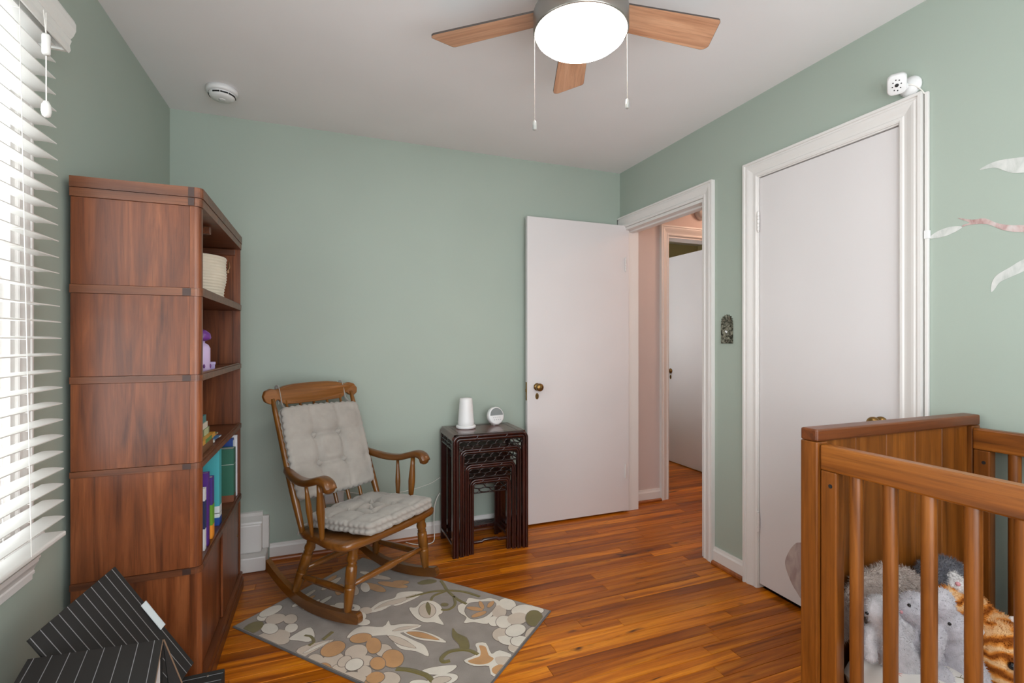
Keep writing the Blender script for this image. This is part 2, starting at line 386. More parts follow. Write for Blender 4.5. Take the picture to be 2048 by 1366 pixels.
# baseboards with a wood shoe moulding
def baseboard(name, p, q, nrm, label, hh=.092):
    p = Vector(p); q = Vector(q); n = Vector(nrm); d = (q-p)
    mb = MB()
    prof = [(0, 0), (.015, 0), (.015, hh-.022), (.010, hh-.012), (.008, hh), (0, hh)]
    vs = []
    for e in (p, q):
        for o, z in prof: vs.append((e.x+n.x*o, e.y+n.y*o, z))
    k = len(prof); mb.add(vs, [[j, (j+1) % k, k+(j+1) % k, k+j] for j in range(k)]+[list(range(k)), list(range(k, 2*k))])
    o = struct(mb.build(name, M['trim']), label)
    s = MB(); prof = [(.015, 0), (.031, 0), (.031, .006), (.028, .013), (.022, .018), (.015, .019)]; vs = []
    for e in (p, q):
        for a, z in prof: vs.append((e.x+n.x*a, e.y+n.y*a, z+.0005))
    k = len(prof); s.add(vs, [[j, (j+1) % k, k+(j+1) % k, k+j] for j in range(k)]+[list(range(k)), list(range(k, 2*k))])
    s.build('shoe_moulding', M['shoe'], o)
baseboard('baseboard_back', (-.285, YB), (XR-.026, YB), (0, -1), 'white baseboard with wood shoe moulding along the back wall')
baseboard('baseboard_right', (XR, 1.888), (XR, 2.096), (-1, 0), 'white baseboard between the two doorways')
baseboard('baseboard_right_near', (XR, YF), (XR, 1.088), (-1, 0), 'white baseboard behind the crib')
baseboard('baseboard_left', (XL, YF), (XL, YB-.15), (1, 0), 'white baseboard below the window')
baseboard('baseboard_front', (XL+.04, YF), (XR-.04, YF), (0, 1), 'white baseboard opposite the rocking chair')
baseboard('baseboard_hall', (XR+TH+.001, 3.08), (2.404, 3.08), (0, -1), 'white baseboard in the hallway')

# ---- doors
def knob(parent, p, d, axis_y=False, r=.026):
    """round knob with rose; d = direction (unit) it sticks out"""
    k = MB(); q = Vector((0, 0, 1)).rotation_difference(Vector(d)).to_matrix().to_4x4(); T = Matrix.Translation(Vector(p)) @ q
    k.lathe([(r*.95, 0), (r*.95, .004), (r*.6, .008), (r*.38, .012), (r*.36, .026), (r*.75, .033), (r, .042), (r, .050), (r*.8, .058), (r*.3, .061)], 20, T)
    k.build('knob', M['brass'], parent, True)
    e = MB(); side = Vector((0, 0, 1)).cross(Vector(d)); c = Vector(p)+Vector((0, 0, -.062))
    pts = [c+side*.012*math.cos(t)+Vector((0, 0, .021*math.sin(t))) for t in [i*math.pi/9 for i in range(18)]]
    n = len(pts); e.add(pts+[x+Vector(d)*.003 for x in pts], [list(range(n)), list(range(n, 2*n))]+[(i, (i+1) % n, n+(i+1) % n, n+i) for i in range(n)])
    es = e.build('escutcheon', M['brass'], parent, True)
    h = MB(); h.tube([c+Vector(d)*.002+Vector((0, 0, .006)), c+Vector(d)*.0042+Vector((0, 0, .006))], .0032, 10); 
    c2 = c+Vector(d)*.0036; h.add([c2+side*.0015, c2-side*.0015, c2-side*.0024-Vector((0, 0, .010)), c2+side*.0024-Vector((0, 0, .010))], [(0, 1, 2, 3)])
    h.build('keyhole', M['darkslot'], es, True)
def hinge(parent, p, ax=(0, 0, 1)):
    h = MB(); x, y, z = p
    for i in range(5): h.tube([(x, y, z+i*.018+.0006), (x, y, z+i*.018+.0174)], .0065, 10)
    h.ball((x, y, z-.003), .005, 8); h.ball((x, y, z+.093), .005, 8)
    h.build('hinge', M['trim'], parent, True)
# door_1: the open door standing in front of the back wall
d1 = B(1.243, 2.030, 2.943, 2.978, .012, 2.043, .002).build('door_1', M['door'], origin=(2.03, 2.96, 0)); struct(d1, 'plain white door standing open against the green wall')
knob(d1, (1.312, 2.943, .918), (0, -1, 0))
mb = B(1.2415, 1.2435, 2.951, 2.970, .83, .95, .0005); mb.box(1.238, 1.242, 2.954, 2.967, .885, .905); mb.build('latch_plate', M['brass'], d1, True)
for z in (.25, 1.72): hinge(d1, (2.0, 2.938, z))
# door_2: closed closet door
d2 = B(XR+.002, XR+.037, CD[0]+.009, CD[1]-.009, .022, CD[3]-.009, .0015).build('door_2', M['door'], origin=(XR+.02, CD[1]-.01, 0)); struct(d2, 'plain white closet door closed in its casing behind the crib')
knob(d2, (XR+.002, 1.240, .905), (-1, 0, 0))
for z in (.285, 1.765): hinge(d2, (XR-.010, CD[1]-.010, z))
# door_3: open leaf in the far room
d3 = B(3.262, 3.295, 3.29, 4.085, .008, 2.065, .002).build('door_3', M['door'], origin=(3.28, 3.29, 0)); struct(d3, 'white door standing open in the room beyond the hallway')
knob(d3, (3.262, 4.005, .92), (-1, 0, 0))

# ---- window_1 in the left wall
w1 = thing('window_1', None, None, (XL, (WIN[0]+WIN[1])/2, WIN[2])); struct(w1, 'white framed sash window behind the blind')
y0, y1, z0, z1 = WIN
mb = MB(); mb.box(XL-TH, XL, y0, y0+.02, z0, z1); mb.box(XL-TH, XL, y1-.02, y1, z0, z1); mb.box(XL-TH, XL, y0+.02, y1-.02, z1-.02, z1); mb.box(XL-TH, XL, y0+.02, y1-.02, z0, z0+.02)
mb.build('jamb', M['trim'], w1, True)
MB().mitre([(y0, z0), (y0, z1), (y1, z1), (y1, z0)], [(o*.72, h) for o, h in CAS], lambda a, b, h: (XL+h*.6, a, b)).build('window_casing', M['trim'], w1, True)
zm = (z0+z1)/2
for (a, b, xo) in ((z0+.02, zm+.02, XL-.055), (zm-.02, z1-.02, XL-.09)):
    mb = MB(); mb.box(xo, xo+.032, y0+.02, y0+.065, a, b, .003); mb.box(xo, xo+.032, y1-.065, y1-.02, a, b, .003); mb.box(xo, xo+.032, y0+.065, y1-.065, a, a+.05, .003); mb.box(xo, xo+.032, y0+.065, y1-.065, b-.045, b, .003)
    sh = mb.build('sash', M['trim'], w1, True)
    B(xo+.014, xo+.018, y0+.06, y1-.06, a+.045, b-.04).build('pane', M['glass'], sh, True)
    ym = (y0+y1)/2; B(xo+.008, xo+.024, ym-.011, ym+.011, a+.05, b-.045, .002).build('muntin', M['trim'], sh, True)
B(XL-.03, XL+.038, y0-.06, y1+.062, z0-.027, z0-.002, .005).build('window_sill', M['trim'], w1, True)
prof = [(0, .636), (.030, .636), (.030, .630), (.026, .627), (.026, .620), (.018, .606), (.015, .598), (.017, .594), (.017, .588), (.012, .584), (.012, .572), (0, .572)]
mb = MB(); vs = [(XL+o, yy, z) for yy in (y0-.055, y1+.055) for o, z in prof]; k = len(prof)
mb.add(vs, [[j, (j+1) % k, k+(j+1) % k, k+j] for j in range(k)]+[list(range(k)), list(range(k, 2*k))]); mb.build('apron', M['trim'], w1, True)
# ---- window_added behind the camera: out of view, added to bring in daylight
w2 = thing('window_added', None, None, (.65, YF, WIN_ADD[2])); struct(w2, 'wide white framed window, unseen, added for daylight opposite the rocking chair')
x0, x1, z0, z1 = WIN_ADD; mb = MB()
mb.box(x0, x0+.05, YF-.10, YF-.02, z0, z1, .003); mb.box(x1-.05, x1, YF-.10, YF-.02, z0, z1, .003); mb.box(x0+.05, x1-.05, YF-.10, YF-.02, z0, z0+.05, .003); mb.box(x0+.05, x1-.05, YF-.10, YF-.02, z1-.05, z1, .003)
mb.box((x0+x1)/2-.03, (x0+x1)/2+.03, YF-.10, YF-.02, z0+.05, z1-.05, .003); mb.build('sash', M['trim'], w2, True)
B(x0+.04, x1-.04, YF-.062, YF-.058, z0+.04, z1-.04).build('pane', M['glass'], w2, True)
MB().mitre([(x1, z0), (x1, z1), (x0, z1), (x0, z0)][::-1], CAS, lambda a, b, h: (a, YF+h, b)).build('window_casing', M['trim'], w2, True)
B(x0-.09, x1+.09, YF-.02, YF+.05, z0-.03, z0-.002, .004).build('window_sill', M['trim'], w2, True)

# ---- white boxed register at the foot of the back wall, beside the bookcase
rg = thing('baseboard_register', 'white boxed-out heating register at the wall foot beside the bookcase', 'register', (-.5, 2.95, 0))
B(XL+.002, -.292, 2.882, YB-.001, .001, .078, .006).build('plinth', M['trim'], rg, True)
mb = MB(); mb.box(XL+.002, -.318, 2.945, YB-.001, .078, .232, .010)
mb.build('front_panel', M['trim'], rg, True)
mb = MB(); vs = [(x, y, z) for x in (XL+.002, -.318) for y, z in ((2.952, .232), (2.955, .242), (2.995, .262), (3.006, .276), (YB-.001, .280), (YB-.001, .232))]
mb.add(vs, [[j, (j+1) % 6, 6+(j+1) % 6, 6+j] for j in range(6)]+[list(range(6)), list(range(6, 12))]); mb.build('sloped_top', M['trim'], rg, True)
mb = MB(); mb.box(-.320, -.286, 2.992, YB-.001, .078, .258, .005); mb.build('side_flange', M['trim'], rg, True)
B(-.291, -.278, 2.895, YB-.034, .0005, .018, .004).build('shoe_moulding', M['shoe'], rg, True)

# ================================================================== BLIND
bl = thing('venetian_blind', 'white wide-slat venetian blind hanging over the left window', 'blind', (XL+.06, 1.08, .67))
def bx_(z): return -.669-(.022)*(z-.69)/1.3           # x of the slat front edge: the blind leans out at the sill
BY0, BY1 = .46, 1.70
sp = MB(); n = 6; pr = [(-.024+.048*i/n, .0022*(1-((i/n-.5)*2)**2)) for i in range(n+1)]
ring = [(a, b+.0013) for a, b in pr]+[(a, b-.0013) for a, b in pr[::-1]]; k = len(ring); L = BY1-BY0
sp.add([(a, yy, b) for yy in (-L/2, L/2) for a, b in ring], [[j, (j+1) % k, k+(j+1) % k, k+j] for j in range(k)]+[list(range(k)), list(range(k, 2*k))])
slat_me = sp.mesh('slat', M['slat']); z = .738; slat_zs = []
rs = random.Random(5)
while z < 2.05:
    o = bpy.data.objects.new('slat', slat_me); COL.objects.link(o); o.parent = bl
    o.location = Vector((bx_(z)-.024, (BY0+BY1)/2, z))-bl.location; o.rotation_euler = (rs.uniform(-.0012, .0012), .06, rs.uniform(-.002, .002)); slat_zs.append(z); z += .0447
B(bx_(.69)-.050, bx_(.69)+.002, BY0, BY1+.002, .684, .698, .004).build('bottom_rail', M['slat'], bl, True)
B(-.742, -.700, BY0+.005, BY1-.005, 2.062, 2.11, .003).build('head_rail', M['slat'], bl, True)
vp = [(0, 2.030), (.006, 2.028), (.010, 2.036), (.008, 2.050), (.012, 2.062), (.010, 2.068), (.016, 2.076), (.022, 2.092), (.022, 2.110), (.018, 2.120), (0, 2.120)]
mb = MB(); k = len(vp); mb.add([(-.674+o, yy, zz) for yy in (BY0-.01, BY1+.018) for o, zz in vp], [[j, (j+1) % k, k+(j+1) % k, k+j] for j in range(k)]+[list(range(k)), list(range(k, 2*k))])
mb.box(XL+.001, -.674, BY1+.008, BY1+.018, 2.030, 2.120); mb.box(XL+.001, -.674, BY0-.01, BY0, 2.030, 2.120); mb.build('valance', M['slat'], bl, True)
for yy in (.70, 1.53):
    mb = MB()
    for dx in (.0015, -.0505): mb.tube([(bx_(.70)+dx, yy, .69), (bx_(2.06)+dx, yy, 2.07)], .0011, 6)
    for z in slat_zs: mb.tube([(bx_(z)+.001, yy, z-.004), (bx_(z)-.050, yy, z-.002)], .0008, 5)
    mb.build('ladder_cord', M['cordw'], bl, True)
pc = MB()
for dy in (-.006, .006): pc.tube([(-.652, 1.553+dy, 2.045), (-.650, 1.555, 1.985)], .0011, 6)
pc.tube([(-.650, 1.555, 1.935), (-.650, 1.556, 1.815)], .0015, 6)
p = pc.build('pull_cord', M['cordw'], bl, True)
MB().lathe([(.007, 1.938), (.0088, 1.942), (.0088, 1.985), (.007, 1.989)], 14, Matrix.Translation((-.650, 1.555, 0))).build('cord_joiner', M['slat'], p, True)
MB().lathe([(.004, 1.782), (.0085, 1.786), (.0105, 1.797), (.0095, 1.812), (.005, 1.822)], 14, Matrix.Translation((-.650, 1.556, 0))).build('cord_tassel', M['slat'], p, True)

# ================================================================== BOOKCASE
XB_, XF_, Y0_, Y1_ = -.735, -.387, 1.898, 2.742
bc = thing('bookcase', 'tall sectional walnut bookcase with open shelves and sliding doors', 'bookcase', ((XB_+XF_)/2, (Y0_+Y1_)/2, 0))
bands = [(.445, .4655), (.795, .814), (1.088, 1.109), (1.372, 1.398)]
units = [(.075, .445), (.4655, .795), (.814, 1.088), (1.109, 1.372), (1.398, 1.672)]
def outline(x0, x1, ya, yb, r, near):
    if near: return [(x0, ya), (x1-r, ya)]+[(x1-r+r*math.sin(t), ya+r-r*math.cos(t)) for t in [math.pi/2*i/5 for i in range(1, 6)]]+[(x1, yb), (x0, yb)]
    return [(x0, ya), (x1, ya)]+[(x1-r+r*math.cos(t), yb-r+r*math.sin(t)) for t in [math.pi/2*i/5 for i in range(6)]]+[(x0, yb)]
for i, (a, b) in enumerate(units):
    for near in (True, False):
        ya, yb = (Y0_, Y0_+.022) if near else (Y1_-.022, Y1_)
        B(XB_, XF_-.0325, ya, yb, a+.0006, b-.0006, .001).build('side_panel', M['walnut'], bc, True)
        MB().prism(outline(XF_-.032, XF_, ya if near else ya-.006, yb+.006 if near else yb, .018, near), a+.0006, b-.0006).build('front_post', M['walnut'], bc, True)
    B(XB_+.004, XB_+.012, Y0_+.0225, Y1_-.0225, a, b).build('back_panel', M['walnut'], bc, True)
def rband(a, b, pr, name, mat):
    x0, x1, ya, yb, r = XB_-.001, XF_+pr, Y0_-pr, Y1_+pr, .02
    pts = [(x0, ya), (x1-r, ya)]+[(x1-r+r*math.sin(t), ya+r-r*math.cos(t)) for t in [math.pi/2*i/5 for i in range(1, 6)]]+[(x1-r+r*math.cos(t), yb-r+r*math.sin(t)) for t in [math.pi/2*i/5 for i in range(6)]]+[(x0, yb)]
    return MB().prism(pts, a, b).build(name, mat, bc, True)
for a, b in bands:
    s = rband(a, b, .0035, 'shelf', M['walnut_h'])
    for y_ in (Y0_-.0042,): B(XF_-.052, XF_-.028, y_, y_+.006, a+.0005, b-.0005).build('corner_key', M['walnut_dark'], s, True)
    B(XF_-.010, XF_-.002, Y0_+.03, Y1_-.03, b, b+.006, .001).build('shelf_lip', M['walnut_y'], s, True)
rband(1.672, 1.699, .004, 'cornice', M['walnut_h']); s = rband(1.7005, 1.734, .006, 'top', M['walnut_h'])
for a, b in ((1.673, 1.698), (1.7015, 1.733)): B(XF_-.035, XF_-.018, Y0_-.0068, Y0_+.001, a, b).build('corner_key', M['walnut_dark'], s, True)
rband(.0, .045, .012, 'plinth', M['walnut_y']); rband(.046, .0745, .008, 'base_moulding', M['walnut_y'])
for j, (ya, yb, xo) in enumerate(((Y0_+.03, 2.33, -.016), (2.31, Y1_-.03, -.006))):
    d = B(XF_+xo-.009, XF_+xo, ya, yb, .077, .443, .002).build('sliding_door', M['walnut'], bc, True)
    yy = (ya+.05) if j == 0 else (yb-.04)
    MB().lathe([(.006, 0), (.007, .001), (.004, .002)], 12, Matrix.Translation((XF_+xo, yy, .28)) @ Matrix.Rotation(math.pi/2, 4, 'Y')).build('finger_pull', M['brass'], d, True)
B(XF_-.20, XF_-.03, Y0_+.30, Y0_+.32, 1.640, 1.668, .002).build('door_runner', M['walnut_y'], bc, True)
B(XB_+.02, XF_-.022, Y1_-.035, Y1_-.0225, 1.64, 1.668, .002).build('door_runner', M['walnut_h'], bc, True)

# things on the shelves
bk = thing('rope_basket', 'cream coiled rope basket with tan leather tab on the top shelf', 'basket', (-.548, 2.48, 1.3982))
prof = [(.02, .001)]; nco = 15
for i in range(nco*4+1):
    t = i/(nco*4); r = .128+.012*t-.003*math.sin(t*9); prof.append((r+.0035*abs(math.sin(t*nco*math.pi)), .004+t*.186))
prof += [(.138, .192), (.130, .186), (.120, .10), (.11, .012), (.02, .010)]
MB().lathe(prof, 40).build('coil_wall', M['rope'], bk)
mb = MB(); T = Matrix.Rotation(math.radians(18), 4, 'Z')
mb.tube([(.142, -.012, .135), (.150, -.012, .155), (.148, 0, .176), (.150, .014, .155), (.142, .014, .135)], 1, 8, flat=(.012, .002, .5), M=T); mb.box(.139, .147, -.026, .028, .128, .142, .002, M=T)
mb.build('leather_tab', M['leather'], bk)
pb = thing('purple_bottle', 'purple-capped patterned bottle behind the bookcase post', 'bottle', (-.425, 2.085, 1.1092))
MB().lathe([(.026, 0), (.030, .004), (.030, .085), (.024, .098), (.013, .105), (.013, .112)], 20).build('bottle_body', plain('lilac_print', (190, 170, 205), .4), pb)
MB().lathe([(.014, .112), (.03, .118), (.033, .124), (.030, .140), (.016, .152), (.004, .156)], 20).build('cap', plain('purple_plastic', (104, 48, 130), .35), pb)
mb = MB()
for i in range(6): mb.ball((.0295*math.cos(i*1.05), .0295*math.sin(i*1.05), .02+.012*(i % 5)), (.004, .006, .008), 8)
mb.build('pattern_blobs', plain('plum_print', (98, 50, 110), .5), pb)
tb = thing('lavender_tin', 'small lavender hexagonal tin lying on the middle shelf', 'tin', (-.445, 2.195, 1.1092))
hexa = [(.045*math.cos(math.pi/3*i), .045*math.sin(math.pi/3*i)) for i in range(6)]
MB().prism(hexa, 0, .020).build('tin_body', plain('lavender_enamel', (158, 146, 190), .35), tb)
MB().prism([(x*1.04, y*1.04) for x, y in hexa], .0205, .031).build('lid', plain('lavender_lid', (172, 160, 202), .35), tb)
def book(name, label, cover, x0, x1, y0, y1, z0, z1, spine='x+', cat='book', group=None, bands=(), lean=0, rz=0, page=(226, 220, 206)):
    """hard-cover book; the page block is inset from the covers; spine side closed"""
    c = ((x0+x1)/2, (y0+y1)/2, z0); t = thing(name, label, cat, c, rz, group); t.rotation_euler = (lean, 0, rz)
    w, d, h = (x1-x0)/2, (y1-y0)/2, z1-z0; cm = plain(name+'_cover', cover, .45); b = .0022
    mb = MB()
    if spine == 'x+':
        mb.box(-w, w, -d, -d+b, 0, h); mb.box(-w, w, d-b, d, 0, h); mb.box(w-b, w, -d+b, d-b, 0, h)
        mb.build('cover', cm, t); MB().box(-w+.004, w-b, -d+b, d-b, .003, h-.003).build('pages', plain('paper', page, .8), t)
    else:
        mb.box(-w, w, -d, d, 0, b); mb.box(-w, w, -d, d, h-b, h); mb.box(w-b, w, -d, d, b, h-b)
        mb.build('cover', cm, t); MB().box(-w+.003, w-b, -d+.003, d-.003, b, h-b).build('pages', plain('paper', page, .8), t)
    for (z0_, z1_, col, side) in bands:
        if spine == 'x+': B(-w*.98 if side else w-.001, w+.0006, -d-.0006, d+.0004, z0_*h, z1_*h).build('cover_band', plain('cover_print', col, .5), t)
        else: B(w-.0005, w+.0007, (z0_-.5)*2*d, (z1_-.5)*2*d, .001, h-.001).build('cover_band', plain('cover_print', col, .5), t)
    return t
SX = -.398
book('tall_white_book', 'tall white thin book at the far end of the lower shelf', (222, 222, 226), SX-.20, SX, 2.698, 2.712, .4662, .762)
book('blue_book', 'dark blue tall book beside the thin white one', (34, 66, 140), SX-.19, SX-.012, 2.668, 2.692, .4662, .752, bands=[(.80, .97, (196, 206, 214), False)])
book('green_box_file', 'dark green slipcase with silver line on a brown base', (46, 104, 84), SX-.20, SX, 2.600, 2.655, .4662, .716, 'x+', 'book', bands=[(.0, .13, (122, 70, 44), True), (.70, .708, (188, 196, 190), True)])
book('teal_binder', 'turquoise binder with white and blue label bands', (70, 170, 178), SX-.22, SX-.004, 2.29, 2.335, .4662, .782, 'x+', 'book', bands=[(.0, .10, (30, 70, 150), True), (.105, .25, (214, 222, 226), True), (.155, .162, (40, 70, 140), True)])
book('green_purple_book', 'purple paperback with lime green and orange lower cover', (74, 46, 128), SX-.18, SX-.002, 2.145, 2.18, .4662, .700, 'x+', 'book', bands=[(.0, .22, (240, 150, 40), True), (.22, .55, (106, 160, 40), True)])
book('purple_book', 'deep violet book with plain spine on the lower shelf', (84, 40, 128), SX-.17, SX-.002, 2.075, 2.100, .4662, .735)
book('white_book', 'white book with navy cover print near the bookcase post', (220, 222, 224), SX-.16, SX-.004, 2.03, 2.055, .4662, .690, bands=[(.35, .8, (40, 50, 90), True)])
zz = .8146; stack = [('brown_book', 'brown book at the bottom of the lying stack', (120, 82, 54), .034, 2.02, 2.20, SX-.01, ()), ('pale_orange_book', 'orange and green picture book in the lying stack', (204, 150, 60), .016, 2.00, 2.21, SX-.004, ((.2, .7, (90, 130, 70), 0),)), ('olive_book', 'olive green book in the lying stack', (118, 128, 92), .026, 2.0, 2.19, SX-.02, ((.55, .9, (180, 190, 150), 0),)), ('cream_book', 'cream hardback under the topmost teal book', (210, 204, 190), .022, 2.0, 2.17, SX-.022, ()), ('teal_book', 'teal and white book on top of the lying stack', (72, 122, 124), .026, 2.01, 2.165, SX-.026, ((.1, .5, (190, 200, 196), 0),))]
for nm, lb, c, th, ya, yb, xr, bnd in stack:
    book(nm, lb, c, xr-.21, xr, ya, yb, zz, zz+th, 'z', 'book', 'books lying in a stack', bands=bnd); zz += th+.0004
mags = [('magazine', 'white magazine splayed at the bottom beside the book stack', (206, 206, 202), 2.285, -.512, .14, .02), ('magazine', 'blue covered magazine splayed beside the book stack', (70, 130, 180), 2.275, -.505, -.08, .03), ('magazine', 'yellow covered magazine on top of the splayed pile', (206, 180, 70), 2.265, -.515, .06, .045), ('magazine', 'green and white magazine leaning on the book stack', (120, 160, 120), 2.255, -.510, -.02, .06)]
for i, (nm, lb, c, y_, x_, rz, tilt) in enumerate(mags):
    t = thing(nm, lb, 'magazine', (x_, y_, .8162+.0075*i), rz, 'splayed magazines'); t.rotation_euler = (-tilt*.35, 0, rz)
    B(-.095, .095, -.06, .075, .0, .0045).build('pages', plain('paper', (222, 220, 212), .7), t); cv = B(-.0955, .0955, -.0605, .0755, .0046, .0054).build('cover', plain(nm+'_cover', c, .35), t)
    B(.0955, .0958, -.04+.02*i, .03+.01*i, .0005, .005).build('cover_band', plain('cover_print', (60+40*i, 120, 190-40*i), .4), t)

# ================================================================== ROCKING CHAIR
RC = (.142, 2.489, .008); RZ = math.radians(-143.2)
rc = thing('rocking_chair', 'honey-brown wooden rocking chair with spindle back and curved arms', 'rocking chair', RC, RZ)
LEGP = [(.011, 0), (.013, .03), (.017, .22), (.0185, .33), (.019, .355), (.0155, .365), (.019, .375), (.0155, .388), (.019, .40), (.0155, .412), (.019, .425), (.019, .56), (.0185, .66), (.0135, .69), (.0175, .70), (.0135, .715), (.019, .76), (.0195, .80), (.016, .85), (.0185, .88), (.017, .95), (.014, 1.0)]
def rk(q): return .030+.00*q+(.92*q*q if q < 0 else .42*q*q)
for sx in (1, -1):
    X = sx*.24
    pts = [(X, q, rk(q)) for q in [-.34+.64*i/16 for i in range(17)]]
    mb = MB(); ring = []
    pr = []
    for q in [-.34+.64*i/20 for i in range(21)]:
        pr.append((q, rk(q)))
    up = [(q, z+.0225) for q, z in pr]; dn = [(q, z-.0225) for q, z in pr]
    tip = [(pr[-1][0]+.016*math.cos(t), pr[-1][1]+.0225*math.sin(t)) for t in [-math.pi/2+math.pi*i/6 for i in range(1, 6)]]
    poly = dn+tip+up[::-1]
    Mx = Matrix(((0, 0, 1, X-.0125), (1, 0, 0, 0), (0, 1, 0, 0), (0, 0, 0, 1)))
    mb.prism(poly, 0, .025, Mx).build('rocker', M['maple_y'], rc)
    MB().turned((X, .235, rk(.235)+.018), (sx*.205, .232, .352), [(r*1.24, q) for r, q in LEGP], 16).build('leg', M['maple'], rc)
    MB().turned((X, -.125, rk(-.125)+.018), (sx*.200, -.045, .325), [(r*1.24, q) for r, q in LEGP], 16).build('leg', M['maple'], rc)
    st = MB(); st.turned((sx*.228, -.095, .135), (sx*.226, .235, .150), [(.009, 0), (.012, .12), (.0145, .3), (.015, .33), (.0135, .34), (.015, .35), (.0155, .5), (.015, .65), (.0135, .66), (.015, .67), (.0145, .7), (.012, .88), (.009, 1)]); st.build('stretcher', M['maple_y'], rc)
ST = [(.009, 0), (.013, .2), (.015, .33), (.012, .35), (.0155, .365), (.0125, .38), (.0155, .395), (.0135, .41), (.017, .44), (.0175, .5), (.017, .56), (.0135, .59), (.0155, .605), (.0125, .62), (.0155, .635), (.012, .65), (.015, .67), (.013, .8), (.009, 1)]
MB().turned((.222, .235, .178), (-.222, .235, .178), ST).build('stretcher', M['maple_x'], rc)
MB().turned((.218, -.095, .165), (-.218, -.095, .165), ST).build('stretcher', M['maple_x'], rc)
seat2d = smooth_closed([(.0, -.145), (.13, -.142), (.215, -.125), (.245, -.06), (.262, .05), (.285, .15), (.285, .235), (.25, .275), (.12, .292), (0, .295), (-.12, .292), (-.25, .275), (-.285, .235), (-.285, .15), (-.262, .05), (-.245, -.06), (-.215, -.125), (-.13, -.142)], 4)
def zs(q): return .345+.075*(q+.1)         # top of the seat
mb = MB(); n = len(seat2d); rings = []
for sc, dz in ((.93, -.036), (.985, -.030), (1.0, -.018), (.995, -.006), (.975, 0), (.86, -.001), (.6, -.009)):
    for p in seat2d: rings.append((p.x*sc, .07+(p.y-.07)*sc, zs(p.y)+dz))
fs = [[i*n+j, i*n+(j+1) % n, (i+1)*n+(j+1) % n, (i+1)*n+j] for i in range(6) for j in range(n)]+[list(range(n))[::-1], [6*n+j for j in range(n)]]
mb.add(rings, fs, smooth=True).build('seat', M['maple_x'], rc)
# back
for sx in (1, -1):
    mb = MB(); mb.turned((sx*.232, -.083, .338), (sx*.232, -.318, .932), [(.0125, 0), (.0135, .05), (.017, .22), (.0175, .4), (.0155, .6), (.012, .9), (.010, 1)]); mb.build('back_post', M['maple'], rc)
for i in range(5):
    u = (i-2)/2
    MB().turned((u*.150, -.115, .338), (u*.160, -.322-.012*(1-u*u), .918), [(.0075, 0), (.0085, .1), (.011, .32), (.0105, .45), (.0075, .8), (.0065, 1)], 10).build('spindle', M['maple'], rc)
half = [(0, .998), (.10, .996), (.155, .990), (.185, .980), (.205, .976), (.232, .982), (.262, .972), (.277, .948), (.270, .922), (.248, .908), (.222, .912), (.208, .926), (.197, .926), (.183, .910), (.165, .900), (.10, .898), (0, .898)]
ol = half+[(-x, z) for x, z in half[-2:0:-1]]
mb = MB(); n = len(ol); vs = []
for dy in (-.011, .011):
    for x, z in ol: vs.append((x, -.322-.016*(1-(x/.27)**2)-.30*(z-.93)+dy, z))
mb.add(vs, [list(range(n))[::-1], list(range(n, 2*n))]+[(i, (i+1) % n, n+(i+1) % n, n+i) for i in range(n)])
cr = mb.build('crest_rail', M['maple_x'], rc); bv = cr.modifiers.new('bevel', 'BEVEL'); bv.width = .005; bv.segments = 3; bv.limit_method = 'ANGLE'
for sx in (1, -1):
    path = smooth_open([(sx*.238, -.195, .612), (sx*.252, -.14, .600), (sx*.268, -.06, .590), (sx*.280, .02, .594), (sx*.287, .085, .612), (sx*.290, .135, .624), (sx*.290, .172, .614), (sx*.290, .188, .590)], 5)
    k = len(path); R = [.62+.38*min(1, i/(k*.45)) for i in range(k)]; R[-1] = .55; R[-2] = .8
    mb = MB(); ring = []
    for i, p in enumerate(path):
        w = (.017+.012*min(1, i/(k*.5))); h = .017+.004*min(1, max(0, (i-k*.6)/(k*.4)))
        t = (path[min(i+1, k-1)]-path[max(i-1, 0)]).normalized(); xv = Vector((1, 0, 0)); nv = xv.cross(t).normalized()
        for j in range(14):
            a = 2*math.pi*j/14; ca, sa = math.cos(a), math.sin(a)
            ring.append(p+xv*math.copysign(abs(ca)**.65, ca)*w+nv*math.copysign(abs(sa)**.65, sa)*h)
    fs = [[i*14+j, i*14+(j+1) % 14, (i+1)*14+(j+1) % 14, (i+1)*14+j] for i in range(k-1) for j in range(14)]+[list(range(14))[::-1], [(k-1)*14+j for j in range(14)]]
    mb.add(ring, fs, smooth=True); mb.ball(path[-1]+Vector((0, -.006, .004)), (.028, .02, .02), 14); mb.build('arm', M['maple_y'], rc)
    AP = [(.010, 0), (.011, .05), (.0125, .2), (.018, .5), (.0165, .62), (.0125, .85), (.0115, 1)]
    MB().turned((sx*.268, .105, zs(.105)-.004), (sx*.284, .108, .602), AP).build('arm_post', M['maple'], rc)
    MB().turned((sx*.258, .025, zs(.025)-.004), (sx*.276, .005, .580), [(.007, 0), (.008, .1), (.0135, .5), (.0125, .62), (.0085, .85), (.0075, 1)]).build('arm_spindle', M['maple'], rc)

